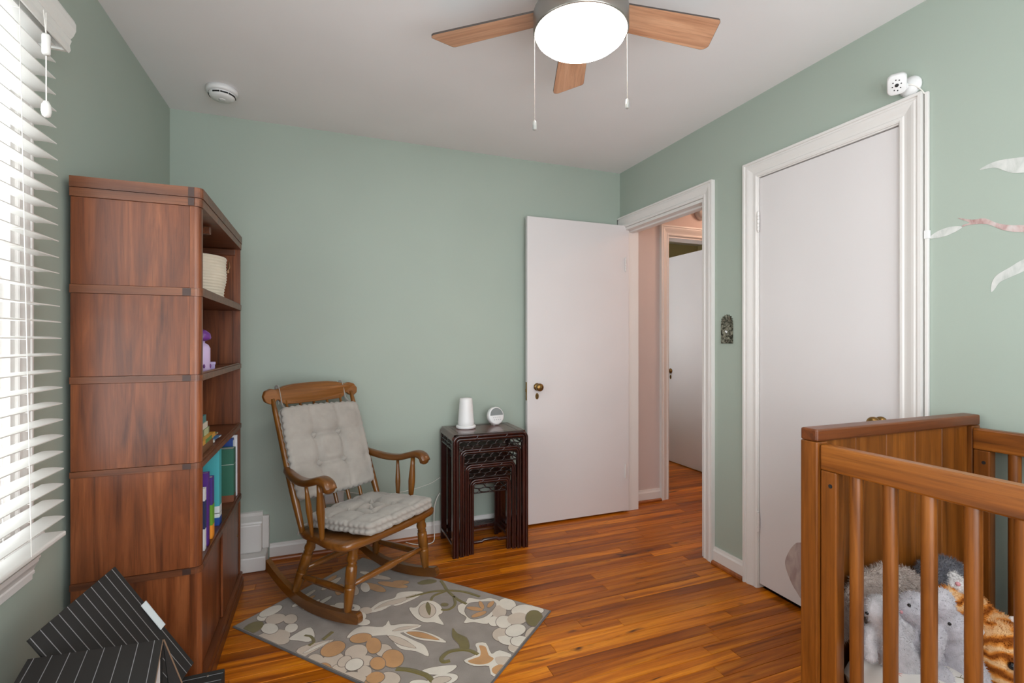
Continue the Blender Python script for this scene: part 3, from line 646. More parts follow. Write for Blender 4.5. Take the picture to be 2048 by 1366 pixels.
def cushion_mesh(w, d, T, tufts, seed=0, N=52, sag=0):
    """tufted pad with a double rolled edge; centred, thickness along z"""
    rr = random.Random(seed); vs = []; fs = []
    def pos(s, t): return (w*s*(1-.035*t*t*abs(t)), d*t*(1-.035*s*s*abs(s)))
    def hgt(s, t, side):
        x, y = w*s, d*t; e = min(w-abs(x), d-abs(y)); h = T*(.62+.38*min(1, (e/.09))**.6)
        if e < .024: h = T*.62+.010*math.sin(math.pi*min(1, (e+.004)/.026))
        elif e < .036: h -= .006*math.sin(math.pi*(e-.024)/.012)
        for a, b in tufts:
            q = math.hypot(x-a*w, y-b*d); h -= T*.52*math.exp(-(q/.03)**2)+T*.16*math.exp(-(q/.075)**2)
        for a, b in tufts:   # creases joining neighbouring tufts
            for a2, b2 in tufts:
                if (a2, b2) > (a, b) and math.hypot((a-a2)*w, (b-b2)*d) < .20:
                    vx, vy = (a2-a)*w, (b2-b)*d; L2 = vx*vx+vy*vy; u = max(0, min(1, ((x-a*w)*vx+(y-b*d)*vy)/L2)); q = math.hypot(x-a*w-u*vx, y-b*d-u*vy)
                    h -= T*.30*math.exp(-(q/.012)**2)
        for a in (-.34, .34): h -= T*.17*math.exp(-((x-a*w)/.011)**2)+T*.17*math.exp(-((y-a*d)/.011)**2)
        h += .007*noise.noise(Vector((x*16+seed, y*16, side*9)))+.0045*noise.noise(Vector((x*45, y*45+seed, side)))
        return h
    idx = {}
    for side in (1, -1):
        for i in range(N+1):
            for j in range(N+1):
                s, t = -1+2*i/N, -1+2*j/N; x, y = pos(s, t); idx[side, i, j] = len(vs); vs.append((x, y, side*hgt(s, t, side)*.5))
        for i in range(N):
            for j in range(N): fs.append((idx[side, i, j], idx[side, i+1, j], idx[side, i+1, j+1], idx[side, i, j+1]))
    per = [(i, 0) for i in range(N)]+[(N, j) for j in range(N)]+[(i, N) for i in range(N, 0, -1)]+[(0, j) for j in range(N, 0, -1)]
    P = len(per); rows = [[idx[1, i, j] for i, j in per]]
    for f, off in ((.75, .007), (.5, .010), (.25, .007), (0, .001), (-.25, .007), (-.5, .010), (-.75, .007)):
        row = []
        for kk, (i, j) in enumerate(per):
            s, t = -1+2*i/N, -1+2*j/N; x, y = pos(s, t); zt = vs[idx[1, i, j]][2]; zb = vs[idx[-1, i, j]][2]
            nx = (s if abs(s) > .999 else 0); ny = (t if abs(t) > .999 else 0); ln = math.hypot(nx, ny) or 1
            sc = .35+.65*abs(math.sin(kk*math.pi/4.0)); o = off*sc*1.25
            row.append(len(vs)); vs.append((x+nx/ln*o, y+ny/ln*o, (zt+zb)/2+(zt-zb)/2*f))
        rows.append(row)
    rows.append([idx[-1, i, j] for i, j in per])
    for a, b in zip(rows, rows[1:]):
        for kk in range(P): fs.append((a[kk], a[(kk+1) % P], b[(kk+1) % P], b[kk]))
    if sag: vs = [(x, y, z-sag*((x/w)**2+(y/d)**2)) for x, y, z in vs]
    return MB().add(vs, fs, smooth=True)
RM = Matrix.Translation(RC) @ Matrix.Rotation(RZ, 4, 'Z')
def local_thing(name, label, cat, Mloc):
    t = thing(name, label, cat); Mw = RM @ Mloc; t.location = Mw.to_translation(); t.rotation_euler = Mw.to_euler(); return t
TF = [(-.36, -.36), (.36, -.36), (-.36, .36), (.36, .36), (0, 0)]
sc_ = local_thing('seat_cushion', 'grey linen tufted pad lying on the rocking chair seat', 'cushion', Matrix.Translation((-.006, .105, .401)) @ Matrix.Rotation(math.radians(3), 4, 'Z') @ Matrix.Rotation(math.atan(.075), 4, 'X'))
cushion_mesh(.208, .205, .074, TF, 3).build('pad', M['cushion'], sc_)
mb = MB(); mb.tube(smooth_open([(.20, -.19, -.012), (.225, -.215, -.02), (.235, -.222, -.045), (.230, -.235, -.058)], 5), .0035, 6); mb.tube(smooth_open([(-.20, -.19, -.012), (-.222, -.21, -.02), (-.232, -.222, -.045)], 5), .0035, 6); mb.build('tie_strap', M['cushion'], sc_)
bt = math.atan2(.235, .594)           # lean of the back
BCM = Matrix.Translation((.006, -.196, .676)) @ Matrix.Rotation(bt, 4, 'X') @ Matrix.Rotation(math.radians(-2), 4, 'Y') @ Matrix.Rotation(-math.pi/2, 4, 'X')
bcu = local_thing('back_cushion', 'grey linen tufted pad tied to the rocking chair back', 'cushion', BCM)
cushion_mesh(.222, .218, .070, [(-.34, -.33), (.32, -.33), (-.34, .33), (.32, .33)], 8).build('pad', M['cushion'], bcu)
inv = BCM.inverted()
for sx in (1, -1):
    pl = [(sx*.186, -.262, .872), (sx*.188, -.300, .892), (sx*.188, -.312, .905), (sx*.188, -.330, .960), (sx*.188, -.340, .984), (sx*.188, -.352, .990), (sx*.188, -.364, .982), (sx*.188, -.356, .95), (sx*.187, -.342, .90)]
    pts = [inv @ Vector(p) for p in smooth_open(pl, 4)]
    MB().tube(pts, 1, 8, flat=(.0065, .0016, .5), up=inv.to_3x3() @ Vector((1, 0, 0))).build('tie_strap', M['cushion'], bcu)

# ================================================================== RUG
A_ = (-.365, 2.359); ra = math.atan2(-.755, .656)
rug = thing('rug', 'grey rug with cream, orange and olive flowers under the rocking chair', 'rug', (A_[0], A_[1], 0), ra)
# local x runs along the long side, local y along the short side
B(0, 1.149, 0, .748, .0005, .0065, .002).build('binding', M['rugE'], rug)
B(.006, 1.143, .006, .742, .0066, .0082).build('ground', M['rug0'], rug)
RUG = [(1,1,[[0.076,0.268],[0.053,0.284],[0.024,0.278],[-0.001,0.251],[-0.01,0.215],[-0.003,0.182],[0.02,0.163],[0.051,0.169],[0.075,0.195],[0.086,0.234]]),(1,1,[[0.05,0.298],[0.034,0.307],[0.017,0.301],[0.005,0.279],[0.003,0.251],[0.013,0.226],[0.029,0.215],[0.047,0.222],[0.059,0.245],[0.06,0.274]]),(0,1,[[0.002,0.286],[-0.009,0.288],[-0.02,0.272],[-0.027,0.244],[-0.027,0.216],[-0.021,0.196],[-0.01,0.195],[0.001,0.211],[0.008,0.24],[0.008,0.268]]),(0,1,[[0.129,0.247],[0.114,0.262],[0.097,0.266],[0.084,0.259],[0.081,0.241],[0.086,0.221],[0.101,0.206],[0.118,0.201],[0.131,0.209],[0.136,0.227]]),(0,2,[[0.199,0.053],[0.179,0.07],[0.149,0.076],[0.119,0.069],[0.101,0.052],[0.101,0.031],[0.119,0.013],[0.149,0.007],[0.18,0.014],[0.199,0.031]]),(1,2,[[0.169,0.192],[0.153,0.208],[0.135,0.212],[0.123,0.2],[0.12,0.179],[0.129,0.156],[0.146,0.139],[0.164,0.136],[0.177,0.147],[0.179,0.169]]),(1,2,[[0.15,0.141],[0.132,0.158],[0.108,0.158],[0.088,0.144],[0.081,0.119],[0.088,0.092],[0.107,0.075],[0.131,0.072],[0.15,0.088],[0.158,0.114]]),(0,1,[[0.142,0.065],[0.126,0.083],[0.105,0.09],[0.087,0.083],[0.078,0.066],[0.081,0.045],[0.096,0.027],[0.118,0.02],[0.137,0.026],[0.146,0.044]]),(0,2,[[0.078,0.19],[0.06,0.203],[0.042,0.2],[0.032,0.18],[0.033,0.152],[0.044,0.125],[0.061,0.111],[0.079,0.114],[0.09,0.135],[0.089,0.163]]),(1,1,[[0.048,0.228],[0.032,0.239],[0.011,0.234],[-0.008,0.216],[-0.017,0.192],[-0.014,0.17],[0.002,0.159],[0.024,0.164],[0.043,0.181],[0.053,0.206]]),(3,3,[[0.073,0.099],[0.055,0.12],[0.028,0.129],[0.004,0.124],[-0.01,0.107],[-0.008,0.083],[0.009,0.062],[0.036,0.052],[0.061,0.057],[0.075,0.075]]),(1,1,[[0.019,0.535],[-0.003,0.55],[-0.021,0.549],[-0.031,0.53],[-0.028,0.502],[-0.013,0.474],[0.009,0.457],[0.029,0.457],[0.04,0.477],[0.036,0.507]]),(1,1,[[0.077,0.573],[0.056,0.593],[0.029,0.599],[0.008,0.587],[-0.001,0.564],[0.006,0.536],[0.026,0.516],[0.053,0.509],[0.076,0.521],[0.085,0.546]]),(2,2,[[0.132,0.522],[0.109,0.541],[0.079,0.545],[0.054,0.533],[0.042,0.508],[0.048,0.48],[0.07,0.461],[0.1,0.455],[0.126,0.468],[0.139,0.493]]),(2,2,[[0.221,0.577],[0.202,0.586],[0.18,0.579],[0.163,0.561],[0.157,0.536],[0.164,0.515],[0.182,0.505],[0.204,0.512],[0.222,0.532],[0.228,0.557]]),(2,2,[[0.187,0.66],[0.163,0.671],[0.145,0.665],[0.14,0.647],[0.151,0.62],[0.172,0.595],[0.198,0.582],[0.216,0.587],[0.221,0.607],[0.21,0.635]]),(1,1,[[0.193,0.713],[0.172,0.723],[0.153,0.717],[0.144,0.699],[0.147,0.675],[0.161,0.652],[0.181,0.642],[0.2,0.647],[0.21,0.666],[0.207,0.691]]),(2,2,[[0.175,0.785],[0.147,0.799],[0.123,0.793],[0.112,0.771],[0.116,0.74],[0.136,0.712],[0.163,0.697],[0.188,0.701],[0.2,0.725],[0.195,0.758]]),(1,1,[[0.084,0.848],[0.064,0.856],[0.045,0.847],[0.033,0.826],[0.034,0.801],[0.047,0.779],[0.066,0.77],[0.086,0.778],[0.097,0.8],[0.096,0.827]]),(2,2,[[0.002,0.591],[-0.014,0.604],[-0.03,0.603],[-0.037,0.589],[-0.035,0.567],[-0.022,0.545],[-0.004,0.533],[0.011,0.533],[0.019,0.547],[0.015,0.57]]),(1,2,[[0.151,0.622],[0.128,0.64],[0.102,0.641],[0.081,0.625],[0.074,0.6],[0.084,0.573],[0.106,0.553],[0.134,0.552],[0.155,0.567],[0.162,0.594]]),(1,2,[[0.029,0.642],[0.014,0.65],[0.001,0.646],[-0.007,0.631],[-0.006,0.611],[0.003,0.592],[0.018,0.584],[0.033,0.588],[0.04,0.603],[0.039,0.623]]),(1,2,[[0.113,0.695],[0.097,0.701],[0.082,0.697],[0.073,0.68],[0.074,0.659],[0.085,0.641],[0.101,0.632],[0.116,0.638],[0.125,0.655],[0.124,0.676]]),(2,3,[[0.12,0.744],[0.102,0.754],[0.085,0.75],[0.077,0.735],[0.08,0.713],[0.093,0.693],[0.112,0.683],[0.129,0.686],[0.137,0.702],[0.134,0.724]]),(1,2,[[0.026,0.739],[0.006,0.746],[-0.013,0.735],[-0.027,0.709],[-0.029,0.678],[-0.019,0.655],[0.001,0.647],[0.021,0.659],[0.035,0.685],[0.037,0.717]]),(2,2,[[0.066,0.789],[0.05,0.798],[0.032,0.795],[0.019,0.781],[0.016,0.761],[0.023,0.742],[0.039,0.733],[0.057,0.735],[0.071,0.749],[0.074,0.77]]),(1,2,[[0.065,0.728],[0.05,0.736],[0.036,0.732],[0.029,0.718],[0.031,0.7],[0.04,0.683],[0.056,0.674],[0.07,0.678],[0.077,0.692],[0.075,0.712]]),(1,3,[[0.084,0.605],[0.07,0.619],[0.053,0.625],[0.036,0.622],[0.027,0.611],[0.03,0.594],[0.041,0.581],[0.06,0.573],[0.077,0.577],[0.086,0.589]]),(0,4,[[0.088,0.662],[0.072,0.676],[0.051,0.678],[0.034,0.668],[0.027,0.651],[0.032,0.631],[0.048,0.617],[0.069,0.613],[0.086,0.623],[0.093,0.641]]),(1,1,[[-0.004,0.738],[-0.023,0.743],[-0.044,0.729],[-0.059,0.7],[-0.063,0.669],[-0.053,0.644],[-0.035,0.638],[-0.013,0.651],[0.002,0.68],[0.005,0.714]]),(2,1,[[0.018,0.796],[0.003,0.8],[-0.011,0.791],[-0.022,0.772],[-0.023,0.75],[-0.016,0.733],[-0.002,0.728],[0.013,0.736],[0.024,0.756],[0.026,0.779]]),(1,1,[[0.641,0.978],[0.61,0.987],[0.586,0.983],[0.577,0.964],[0.586,0.941],[0.61,0.919],[0.64,0.909],[0.665,0.913],[0.675,0.932],[0.666,0.957]]),(0,1,[[0.706,0.992],[0.678,0.995],[0.659,0.981],[0.656,0.956],[0.667,0.929],[0.691,0.91],[0.719,0.907],[0.739,0.92],[0.743,0.946],[0.73,0.973]]),(0,1,[[0.562,0.988],[0.541,0.994],[0.524,0.991],[0.517,0.977],[0.523,0.959],[0.539,0.944],[0.561,0.938],[0.579,0.941],[0.586,0.954],[0.579,0.972]]),(1,1,[[0.503,1.08],[0.475,1.086],[0.451,1.077],[0.439,1.055],[0.444,1.029],[0.465,1.008],[0.493,1.001],[0.519,1.01],[0.531,1.033],[0.525,1.06]]),(0,1,[[0.459,1.113],[0.442,1.11],[0.433,1.093],[0.433,1.068],[0.445,1.045],[0.463,1.032],[0.481,1.034],[0.491,1.051],[0.49,1.077],[0.478,1.1]]),(0,1,[[0.451,1.179],[0.433,1.179],[0.416,1.165],[0.404,1.145],[0.404,1.123],[0.414,1.11],[0.432,1.108],[0.45,1.121],[0.462,1.143],[0.462,1.164]]),(1,1,[[0.595,1.173],[0.568,1.187],[0.534,1.19],[0.508,1.181],[0.498,1.163],[0.507,1.141],[0.533,1.126],[0.566,1.122],[0.595,1.132],[0.605,1.151]]),(0,2,[[0.718,1.074],[0.688,1.08],[0.657,1.069],[0.637,1.046],[0.634,1.02],[0.649,0.999],[0.679,0.991],[0.71,1.002],[0.732,1.024],[0.735,1.053]]),(0,2,[[0.581,1.038],[0.554,1.044],[0.532,1.037],[0.522,1.019],[0.529,0.996],[0.549,0.977],[0.577,0.969],[0.601,0.975],[0.611,0.994],[0.603,1.018]]),(1,2,[[0.65,1.082],[0.62,1.089],[0.59,1.08],[0.568,1.058],[0.565,1.033],[0.58,1.011],[0.608,1.003],[0.64,1.011],[0.663,1.033],[0.666,1.06]]),(0,2,[[0.495,1.161],[0.474,1.163],[0.455,1.153],[0.444,1.133],[0.446,1.111],[0.461,1.095],[0.482,1.092],[0.503,1.102],[0.513,1.123],[0.511,1.145]]),(0,3,[[0.566,1.111],[0.54,1.118],[0.512,1.111],[0.491,1.093],[0.487,1.07],[0.5,1.05],[0.527,1.042],[0.556,1.048],[0.577,1.067],[0.581,1.091]]),(1,1,[[0.525,1.18],[0.495,1.188],[0.456,1.179],[0.422,1.158],[0.406,1.132],[0.414,1.11],[0.442,1.101],[0.482,1.108],[0.517,1.13],[0.534,1.157]]),(0,1,[[0.725,1.123],[0.705,1.12],[0.693,1.104],[0.692,1.081],[0.703,1.057],[0.723,1.043],[0.743,1.044],[0.756,1.061],[0.757,1.086],[0.744,1.109]]),(3,4,[[0.667,1.145],[0.632,1.153],[0.604,1.146],[0.593,1.126],[0.603,1.101],[0.632,1.079],[0.668,1.069],[0.698,1.075],[0.709,1.097],[0.696,1.123]]),(0,1,[[0.539,0.793],[0.583,0.758],[0.623,0.773],[0.661,0.766],[0.674,0.823],[0.708,0.856],[0.699,0.916],[0.642,0.93],[0.571,0.938],[0.521,0.95],[0.505,0.893],[0.48,0.858],[0.521,0.844]]),(4,2,[[0.557,0.812],[0.618,0.794],[0.651,0.827],[0.683,0.881],[0.663,0.91],[0.59,0.917],[0.547,0.905],[0.52,0.867]]),(2,3,[[0.602,0.879],[0.593,0.877],[0.583,0.86],[0.578,0.837],[0.578,0.816],[0.583,0.803],[0.593,0.807],[0.603,0.823],[0.609,0.847],[0.608,0.869]]),(2,3,[[0.596,0.901],[0.584,0.903],[0.564,0.898],[0.544,0.886],[0.531,0.872],[0.532,0.862],[0.545,0.86],[0.565,0.866],[0.585,0.878],[0.597,0.891]]),(2,3,[[0.61,0.877],[0.609,0.871],[0.615,0.858],[0.629,0.842],[0.645,0.83],[0.656,0.827],[0.658,0.834],[0.65,0.847],[0.636,0.863],[0.621,0.874]]),(2,3,[[0.686,0.888],[0.675,0.894],[0.659,0.897],[0.642,0.897],[0.631,0.892],[0.632,0.884],[0.642,0.878],[0.658,0.874],[0.675,0.875],[0.686,0.88]]),(0,1,[[0.461,0.573],[0.479,0.597],[0.534,0.591],[0.559,0.63],[0.544,0.685],[0.502,0.729],[0.472,0.728],[0.428,0.79],[0.423,0.742],[0.403,0.7],[0.419,0.637]]),(1,2,[[0.499,0.693],[0.468,0.707],[0.442,0.703],[0.432,0.684],[0.439,0.655],[0.464,0.627],[0.495,0.61],[0.522,0.614],[0.533,0.634],[0.524,0.664]]),(3,3,[[0.538,0.619],[0.507,0.661],[0.454,0.694],[0.481,0.654],[0.513,0.626]]),(0,1,[[0.345,0.432],[0.435,0.419],[0.496,0.455],[0.538,0.439],[0.577,0.477],[0.602,0.543],[0.534,0.543],[0.453,0.513],[0.439,0.486],[0.386,0.475]]),(1,2,[[0.377,0.443],[0.441,0.444],[0.501,0.48],[0.571,0.523],[0.48,0.509],[0.431,0.472]]),(3,1,[[0.721,0.532],[0.706,0.534],[0.687,0.523],[0.67,0.502],[0.663,0.48],[0.668,0.465],[0.683,0.463],[0.703,0.474],[0.719,0.495],[0.726,0.517]]),(3,1,[[0.568,0.713],[0.559,0.715],[0.551,0.711],[0.546,0.702],[0.545,0.691],[0.551,0.683],[0.56,0.681],[0.568,0.685],[0.573,0.695],[0.573,0.706]]),(3,1,[[0.683,0.505],[0.674,0.506],[0.664,0.499],[0.657,0.486],[0.655,0.471],[0.66,0.461],[0.669,0.459],[0.679,0.467],[0.686,0.481],[0.688,0.496]]),(3,-2,[0.016,[0.519,0.505],[0.567,0.535],[0.622,0.572],[0.67,0.636],[0.697,0.715],[0.696,0.805]]),(3,-2,[0.016,[0.735,0.549],[0.702,0.594],[0.67,0.636],[0.628,0.719],[0.61,0.786]]),(3,-2,[0.014,[0.556,0.622],[0.602,0.608],[0.67,0.636]]),(3,-2,[0.014,[0.516,0.71],[0.538,0.739],[0.585,0.739],[0.639,0.695]]),(0,1,[[0.167,0.495],[0.216,0.477],[0.258,0.492],[0.295,0.569],[0.342,0.558],[0.32,0.592],[0.354,0.635],[0.38,0.709],[0.319,0.684],[0.294,0.665],[0.282,0.758],[0.274,0.81],[0.23,0.861],[0.232,0.798],[0.216,0.736],[0.238,0.675],[0.262,0.613],[0.254,0.561],[0.213,0.522]]),(1,2,[[0.255,0.636],[0.269,0.674],[0.261,0.741],[0.246,0.787],[0.235,0.738],[0.237,0.684]]),(1,2,[[0.29,0.628],[0.327,0.641],[0.372,0.701],[0.325,0.669]]),(0,1,[[0.308,0.67],[0.339,0.702],[0.351,0.762],[0.348,0.823],[0.333,0.871],[0.316,0.822],[0.297,0.763],[0.298,0.709]]),(2,2,[[0.311,0.686],[0.332,0.717],[0.341,0.767],[0.332,0.836],[0.309,0.761],[0.305,0.713]]),(3,2,[[0.425,0.838],[0.403,0.877],[0.396,0.926],[0.356,0.966],[0.329,0.971],[0.325,0.945],[0.349,0.918],[0.374,0.872]]),(3,-2,[0.018,[0.329,1.024],[0.334,0.979],[0.318,0.942],[0.287,0.913],[0.246,0.911],[0.231,0.93],[0.248,0.948]]),(0,1,[[0.273,0.995],[0.316,1.014],[0.349,1.008],[0.381,0.979],[0.404,1.013],[0.357,1.067],[0.39,1.085],[0.382,1.156],[0.318,1.157],[0.259,1.162],[0.255,1.124],[0.292,1.098],[0.266,1.045]]),(2,2,[[0.277,1.009],[0.317,1.035],[0.354,1.019],[0.377,0.998],[0.382,1.025],[0.344,1.063],[0.335,1.09],[0.299,1.083],[0.275,1.046]]),(2,2,[[0.284,1.112],[0.316,1.124],[0.318,1.143],[0.272,1.148],[0.264,1.129]]),(1,2,[[0.347,1.092],[0.37,1.144],[0.324,1.148],[0.317,1.116]]),(3,-2,[0.022,[0.117,0.799],[0.133,0.839],[0.14,0.88],[0.141,0.922],[0.126,0.961]]),(0,1,[[0.153,0.89],[0.191,0.917],[0.238,0.982],[0.208,0.989],[0.172,0.968],[0.149,0.919]]),(0,1,[[0.189,1.025],[0.169,1.029],[0.141,1.016],[0.119,0.991],[0.109,0.964],[0.114,0.944],[0.133,0.94],[0.16,0.952],[0.184,0.978],[0.195,1.007]]),(1,2,[[0.169,1.008],[0.157,1.009],[0.14,1.001],[0.126,0.985],[0.118,0.968],[0.121,0.956],[0.133,0.954],[0.15,0.962],[0.164,0.978],[0.171,0.995]]),(0,1,[[0.112,0.956],[0.099,0.957],[0.085,0.945],[0.075,0.926],[0.072,0.907],[0.078,0.893],[0.091,0.891],[0.105,0.902],[0.116,0.922],[0.118,0.942]]),(0,1,[[0.051,0.292],[0.099,0.286],[0.148,0.302],[0.113,0.369],[0.077,0.378],[0.062,0.332]]),(3,-2,[0.014,[0.098,0.328],[0.104,0.358],[0.086,0.395],[0.059,0.4]]),(3,-1,[0.016,[0.113,0.417],[0.169,0.409]]),(1,1,[[-0.012,0.412],[0.027,0.378],[0.073,0.398],[0.134,0.456],[0.083,0.451],[0.021,0.442],[-0.015,0.439]]),(0,2,[[0.015,0.421],[0.069,0.423],[0.119,0.449],[0.067,0.443]]),(0,1,[[0.317,0.294],[0.299,0.305],[0.277,0.303],[0.26,0.287],[0.254,0.264],[0.261,0.243],[0.278,0.23],[0.3,0.233],[0.318,0.249],[0.325,0.271]]),(0,1,[[0.346,0.311],[0.333,0.317],[0.319,0.31],[0.31,0.294],[0.309,0.274],[0.317,0.257],[0.331,0.25],[0.344,0.257],[0.353,0.274],[0.354,0.294]]),(0,1,[[0.358,0.377],[0.341,0.385],[0.325,0.378],[0.316,0.359],[0.315,0.336],[0.325,0.317],[0.341,0.309],[0.358,0.315],[0.368,0.334],[0.368,0.358]]),(0,1,[[0.321,0.45],[0.3,0.461],[0.283,0.457],[0.273,0.438],[0.276,0.413],[0.289,0.39],[0.309,0.378],[0.327,0.383],[0.337,0.402],[0.335,0.427]]),(1,1,[[0.283,0.408],[0.268,0.413],[0.252,0.406],[0.242,0.386],[0.241,0.362],[0.249,0.343],[0.265,0.336],[0.28,0.344],[0.291,0.365],[0.292,0.389]]),(0,1,[[0.275,0.35],[0.262,0.355],[0.249,0.348],[0.239,0.33],[0.238,0.309],[0.245,0.292],[0.257,0.287],[0.27,0.294],[0.281,0.313],[0.282,0.334]]),(0,1,[[0.295,0.498],[0.281,0.503],[0.268,0.495],[0.258,0.477],[0.258,0.457],[0.265,0.441],[0.279,0.435],[0.293,0.443],[0.302,0.46],[0.304,0.481]]),(1,1,[[0.368,0.442],[0.354,0.448],[0.339,0.442],[0.331,0.426],[0.331,0.406],[0.341,0.389],[0.354,0.382],[0.369,0.388],[0.379,0.404],[0.378,0.425]]),(4,2,[[0.296,0.276],[0.292,0.279],[0.287,0.278],[0.286,0.273],[0.286,0.267],[0.289,0.263],[0.293,0.26],[0.297,0.261],[0.299,0.265],[0.299,0.27]]),(4,2,[[0.344,0.35],[0.339,0.353],[0.334,0.352],[0.333,0.347],[0.333,0.342],[0.336,0.337],[0.34,0.334],[0.344,0.336],[0.346,0.339],[0.346,0.346]]),(4,2,[[0.272,0.459],[0.268,0.46],[0.265,0.459],[0.262,0.455],[0.262,0.45],[0.265,0.446],[0.269,0.443],[0.272,0.445],[0.275,0.448],[0.274,0.454]]),(2,1,[[0.526,0.374],[0.512,0.37],[0.503,0.343],[0.503,0.301],[0.512,0.26],[0.528,0.236],[0.543,0.238],[0.551,0.267],[0.551,0.31],[0.541,0.351]]),(2,1,[[0.607,0.441],[0.592,0.435],[0.575,0.401],[0.564,0.352],[0.562,0.307],[0.57,0.282],[0.585,0.288],[0.602,0.323],[0.613,0.372],[0.615,0.418]]),(0,1,[[0.537,0.249],[0.522,0.275],[0.501,0.296],[0.481,0.302],[0.47,0.295],[0.472,0.275],[0.486,0.249],[0.508,0.228],[0.528,0.22],[0.54,0.228]]),(1,1,[[0.63,0.313],[0.618,0.309],[0.605,0.282],[0.595,0.243],[0.594,0.205],[0.601,0.184],[0.614,0.189],[0.627,0.216],[0.636,0.257],[0.637,0.294]]),(2,1,[[0.473,0.141],[0.461,0.163],[0.438,0.187],[0.411,0.202],[0.393,0.204],[0.389,0.192],[0.4,0.17],[0.422,0.145],[0.449,0.13],[0.468,0.127]]),(1,1,[[0.52,0.079],[0.499,0.093],[0.461,0.104],[0.42,0.107],[0.392,0.102],[0.386,0.091],[0.405,0.077],[0.441,0.067],[0.483,0.063],[0.513,0.068]]),(2,1,[[0.526,0.042],[0.513,0.053],[0.491,0.059],[0.467,0.06],[0.451,0.056],[0.45,0.046],[0.462,0.037],[0.484,0.031],[0.508,0.029],[0.524,0.034]]),(1,1,[[0.434,0.278],[0.425,0.27],[0.429,0.249],[0.443,0.223],[0.464,0.203],[0.483,0.194],[0.493,0.203],[0.489,0.224],[0.473,0.25],[0.452,0.271]]),(0,1,[[0.628,0.237],[0.618,0.232],[0.608,0.208],[0.602,0.17],[0.602,0.137],[0.608,0.119],[0.618,0.123],[0.629,0.149],[0.634,0.185],[0.634,0.219]]),(2,1,[[0.647,0.419],[0.633,0.419],[0.618,0.406],[0.606,0.384],[0.602,0.36],[0.608,0.345],[0.62,0.344],[0.636,0.358],[0.648,0.381],[0.652,0.404]]),(2,1,[[0.336,0.107],[0.325,0.114],[0.302,0.119],[0.276,0.12],[0.258,0.116],[0.254,0.108],[0.266,0.101],[0.288,0.095],[0.314,0.095],[0.332,0.099]]),(0,1,[[0.321,0.157],[0.307,0.165],[0.281,0.17],[0.252,0.17],[0.231,0.165],[0.225,0.157],[0.238,0.15],[0.264,0.145],[0.294,0.144],[0.316,0.149]]),(0,1,[[0.278,0.101],[0.268,0.107],[0.252,0.11],[0.234,0.108],[0.221,0.101],[0.22,0.093],[0.229,0.086],[0.245,0.083],[0.264,0.086],[0.276,0.093]]),(1,1,[[0.374,0.065],[0.361,0.074],[0.334,0.081],[0.305,0.084],[0.284,0.081],[0.279,0.074],[0.291,0.066],[0.317,0.059],[0.346,0.056],[0.368,0.058]]),(0,1,[[0.368,0.182],[0.356,0.19],[0.333,0.195],[0.306,0.195],[0.289,0.19],[0.286,0.182],[0.297,0.173],[0.32,0.169],[0.346,0.169],[0.365,0.174]])]
RMATS = [M['rugW'], M['rugT'], M['rugO'], M['rugG'], M['rug0']]
def clampr(p): return (min(1.141, max(.008, p[0])), min(.740, max(.008, p[1])))
MNAME = ('petal', 'petal', 'petal', 'leaf', 'petal_recess')
for q, (c, l, pts) in enumerate(RUG):
    mb = MB()
    if l > 0:
        P = [clampr((p.y, p.x)) for p in smooth_closed([(a, b) for a, b in pts], 3)]
        P = [p for i_, p in enumerate(P) if math.hypot(p[0]-P[i_-1][0], p[1]-P[i_-1][1]) > .0004]
        if len(P) < 4: continue
        z1 = .0083+.0008*l+.00004*(q % 9); ctr = (sum(p[0] for p in P)/len(P), sum(p[1] for p in P)/len(P)); k = len(P)
        def ringp(d):
            return [clampr((p[0]+(p[0]-ctr[0])/max(.004, math.hypot(p[0]-ctr[0], p[1]-ctr[1]))*d, p[1]+(p[1]-ctr[1])/max(.004, math.hypot(p[0]-ctr[0], p[1]-ctr[1]))*d)) for p in P]
        outer, mid, inn = ringp(.0028), ringp(0), ringp(-.003)
        mb.add([(x, y, .0080) for x, y in outer]+[(x, y, z1-.0003) for x, y in outer]+[(x, y, z1-.0002) for x, y in mid], [(i, (i+1) % k, k+(i+1) % k, k+i) for i in range(k)]+[(k+i, k+(i+1) % k, 2*k+(i+1) % k, 2*k+i) for i in range(k)], None, 1)
        mb.add([(x, y, z1-.0002) for x, y in mid]+[(x, y, z1+.0003) for x, y in inn]+[(ctr[0], ctr[1], z1+.0004)], [(i, (i+1) % k, k+(i+1) % k, k+i) for i in range(k)]+[(k+i, k+(i+1) % k, 2*k) for i in range(k)], None, 0)
        mb.build(MNAME[c], [RMATS[c], M['rugL']], rug)
    else:
        w = pts[0]; P = [clampr((p.y, p.x)) for p in smooth_open([(a, b) for a, b in pts[1:]], 6)]
        mb.tube([(x, y, .0085) for x, y in P], 1, 8, flat=(w/2, .0020, .6), up=(0, 0, 1)); mb.build('stem', RMATS[c], rug)

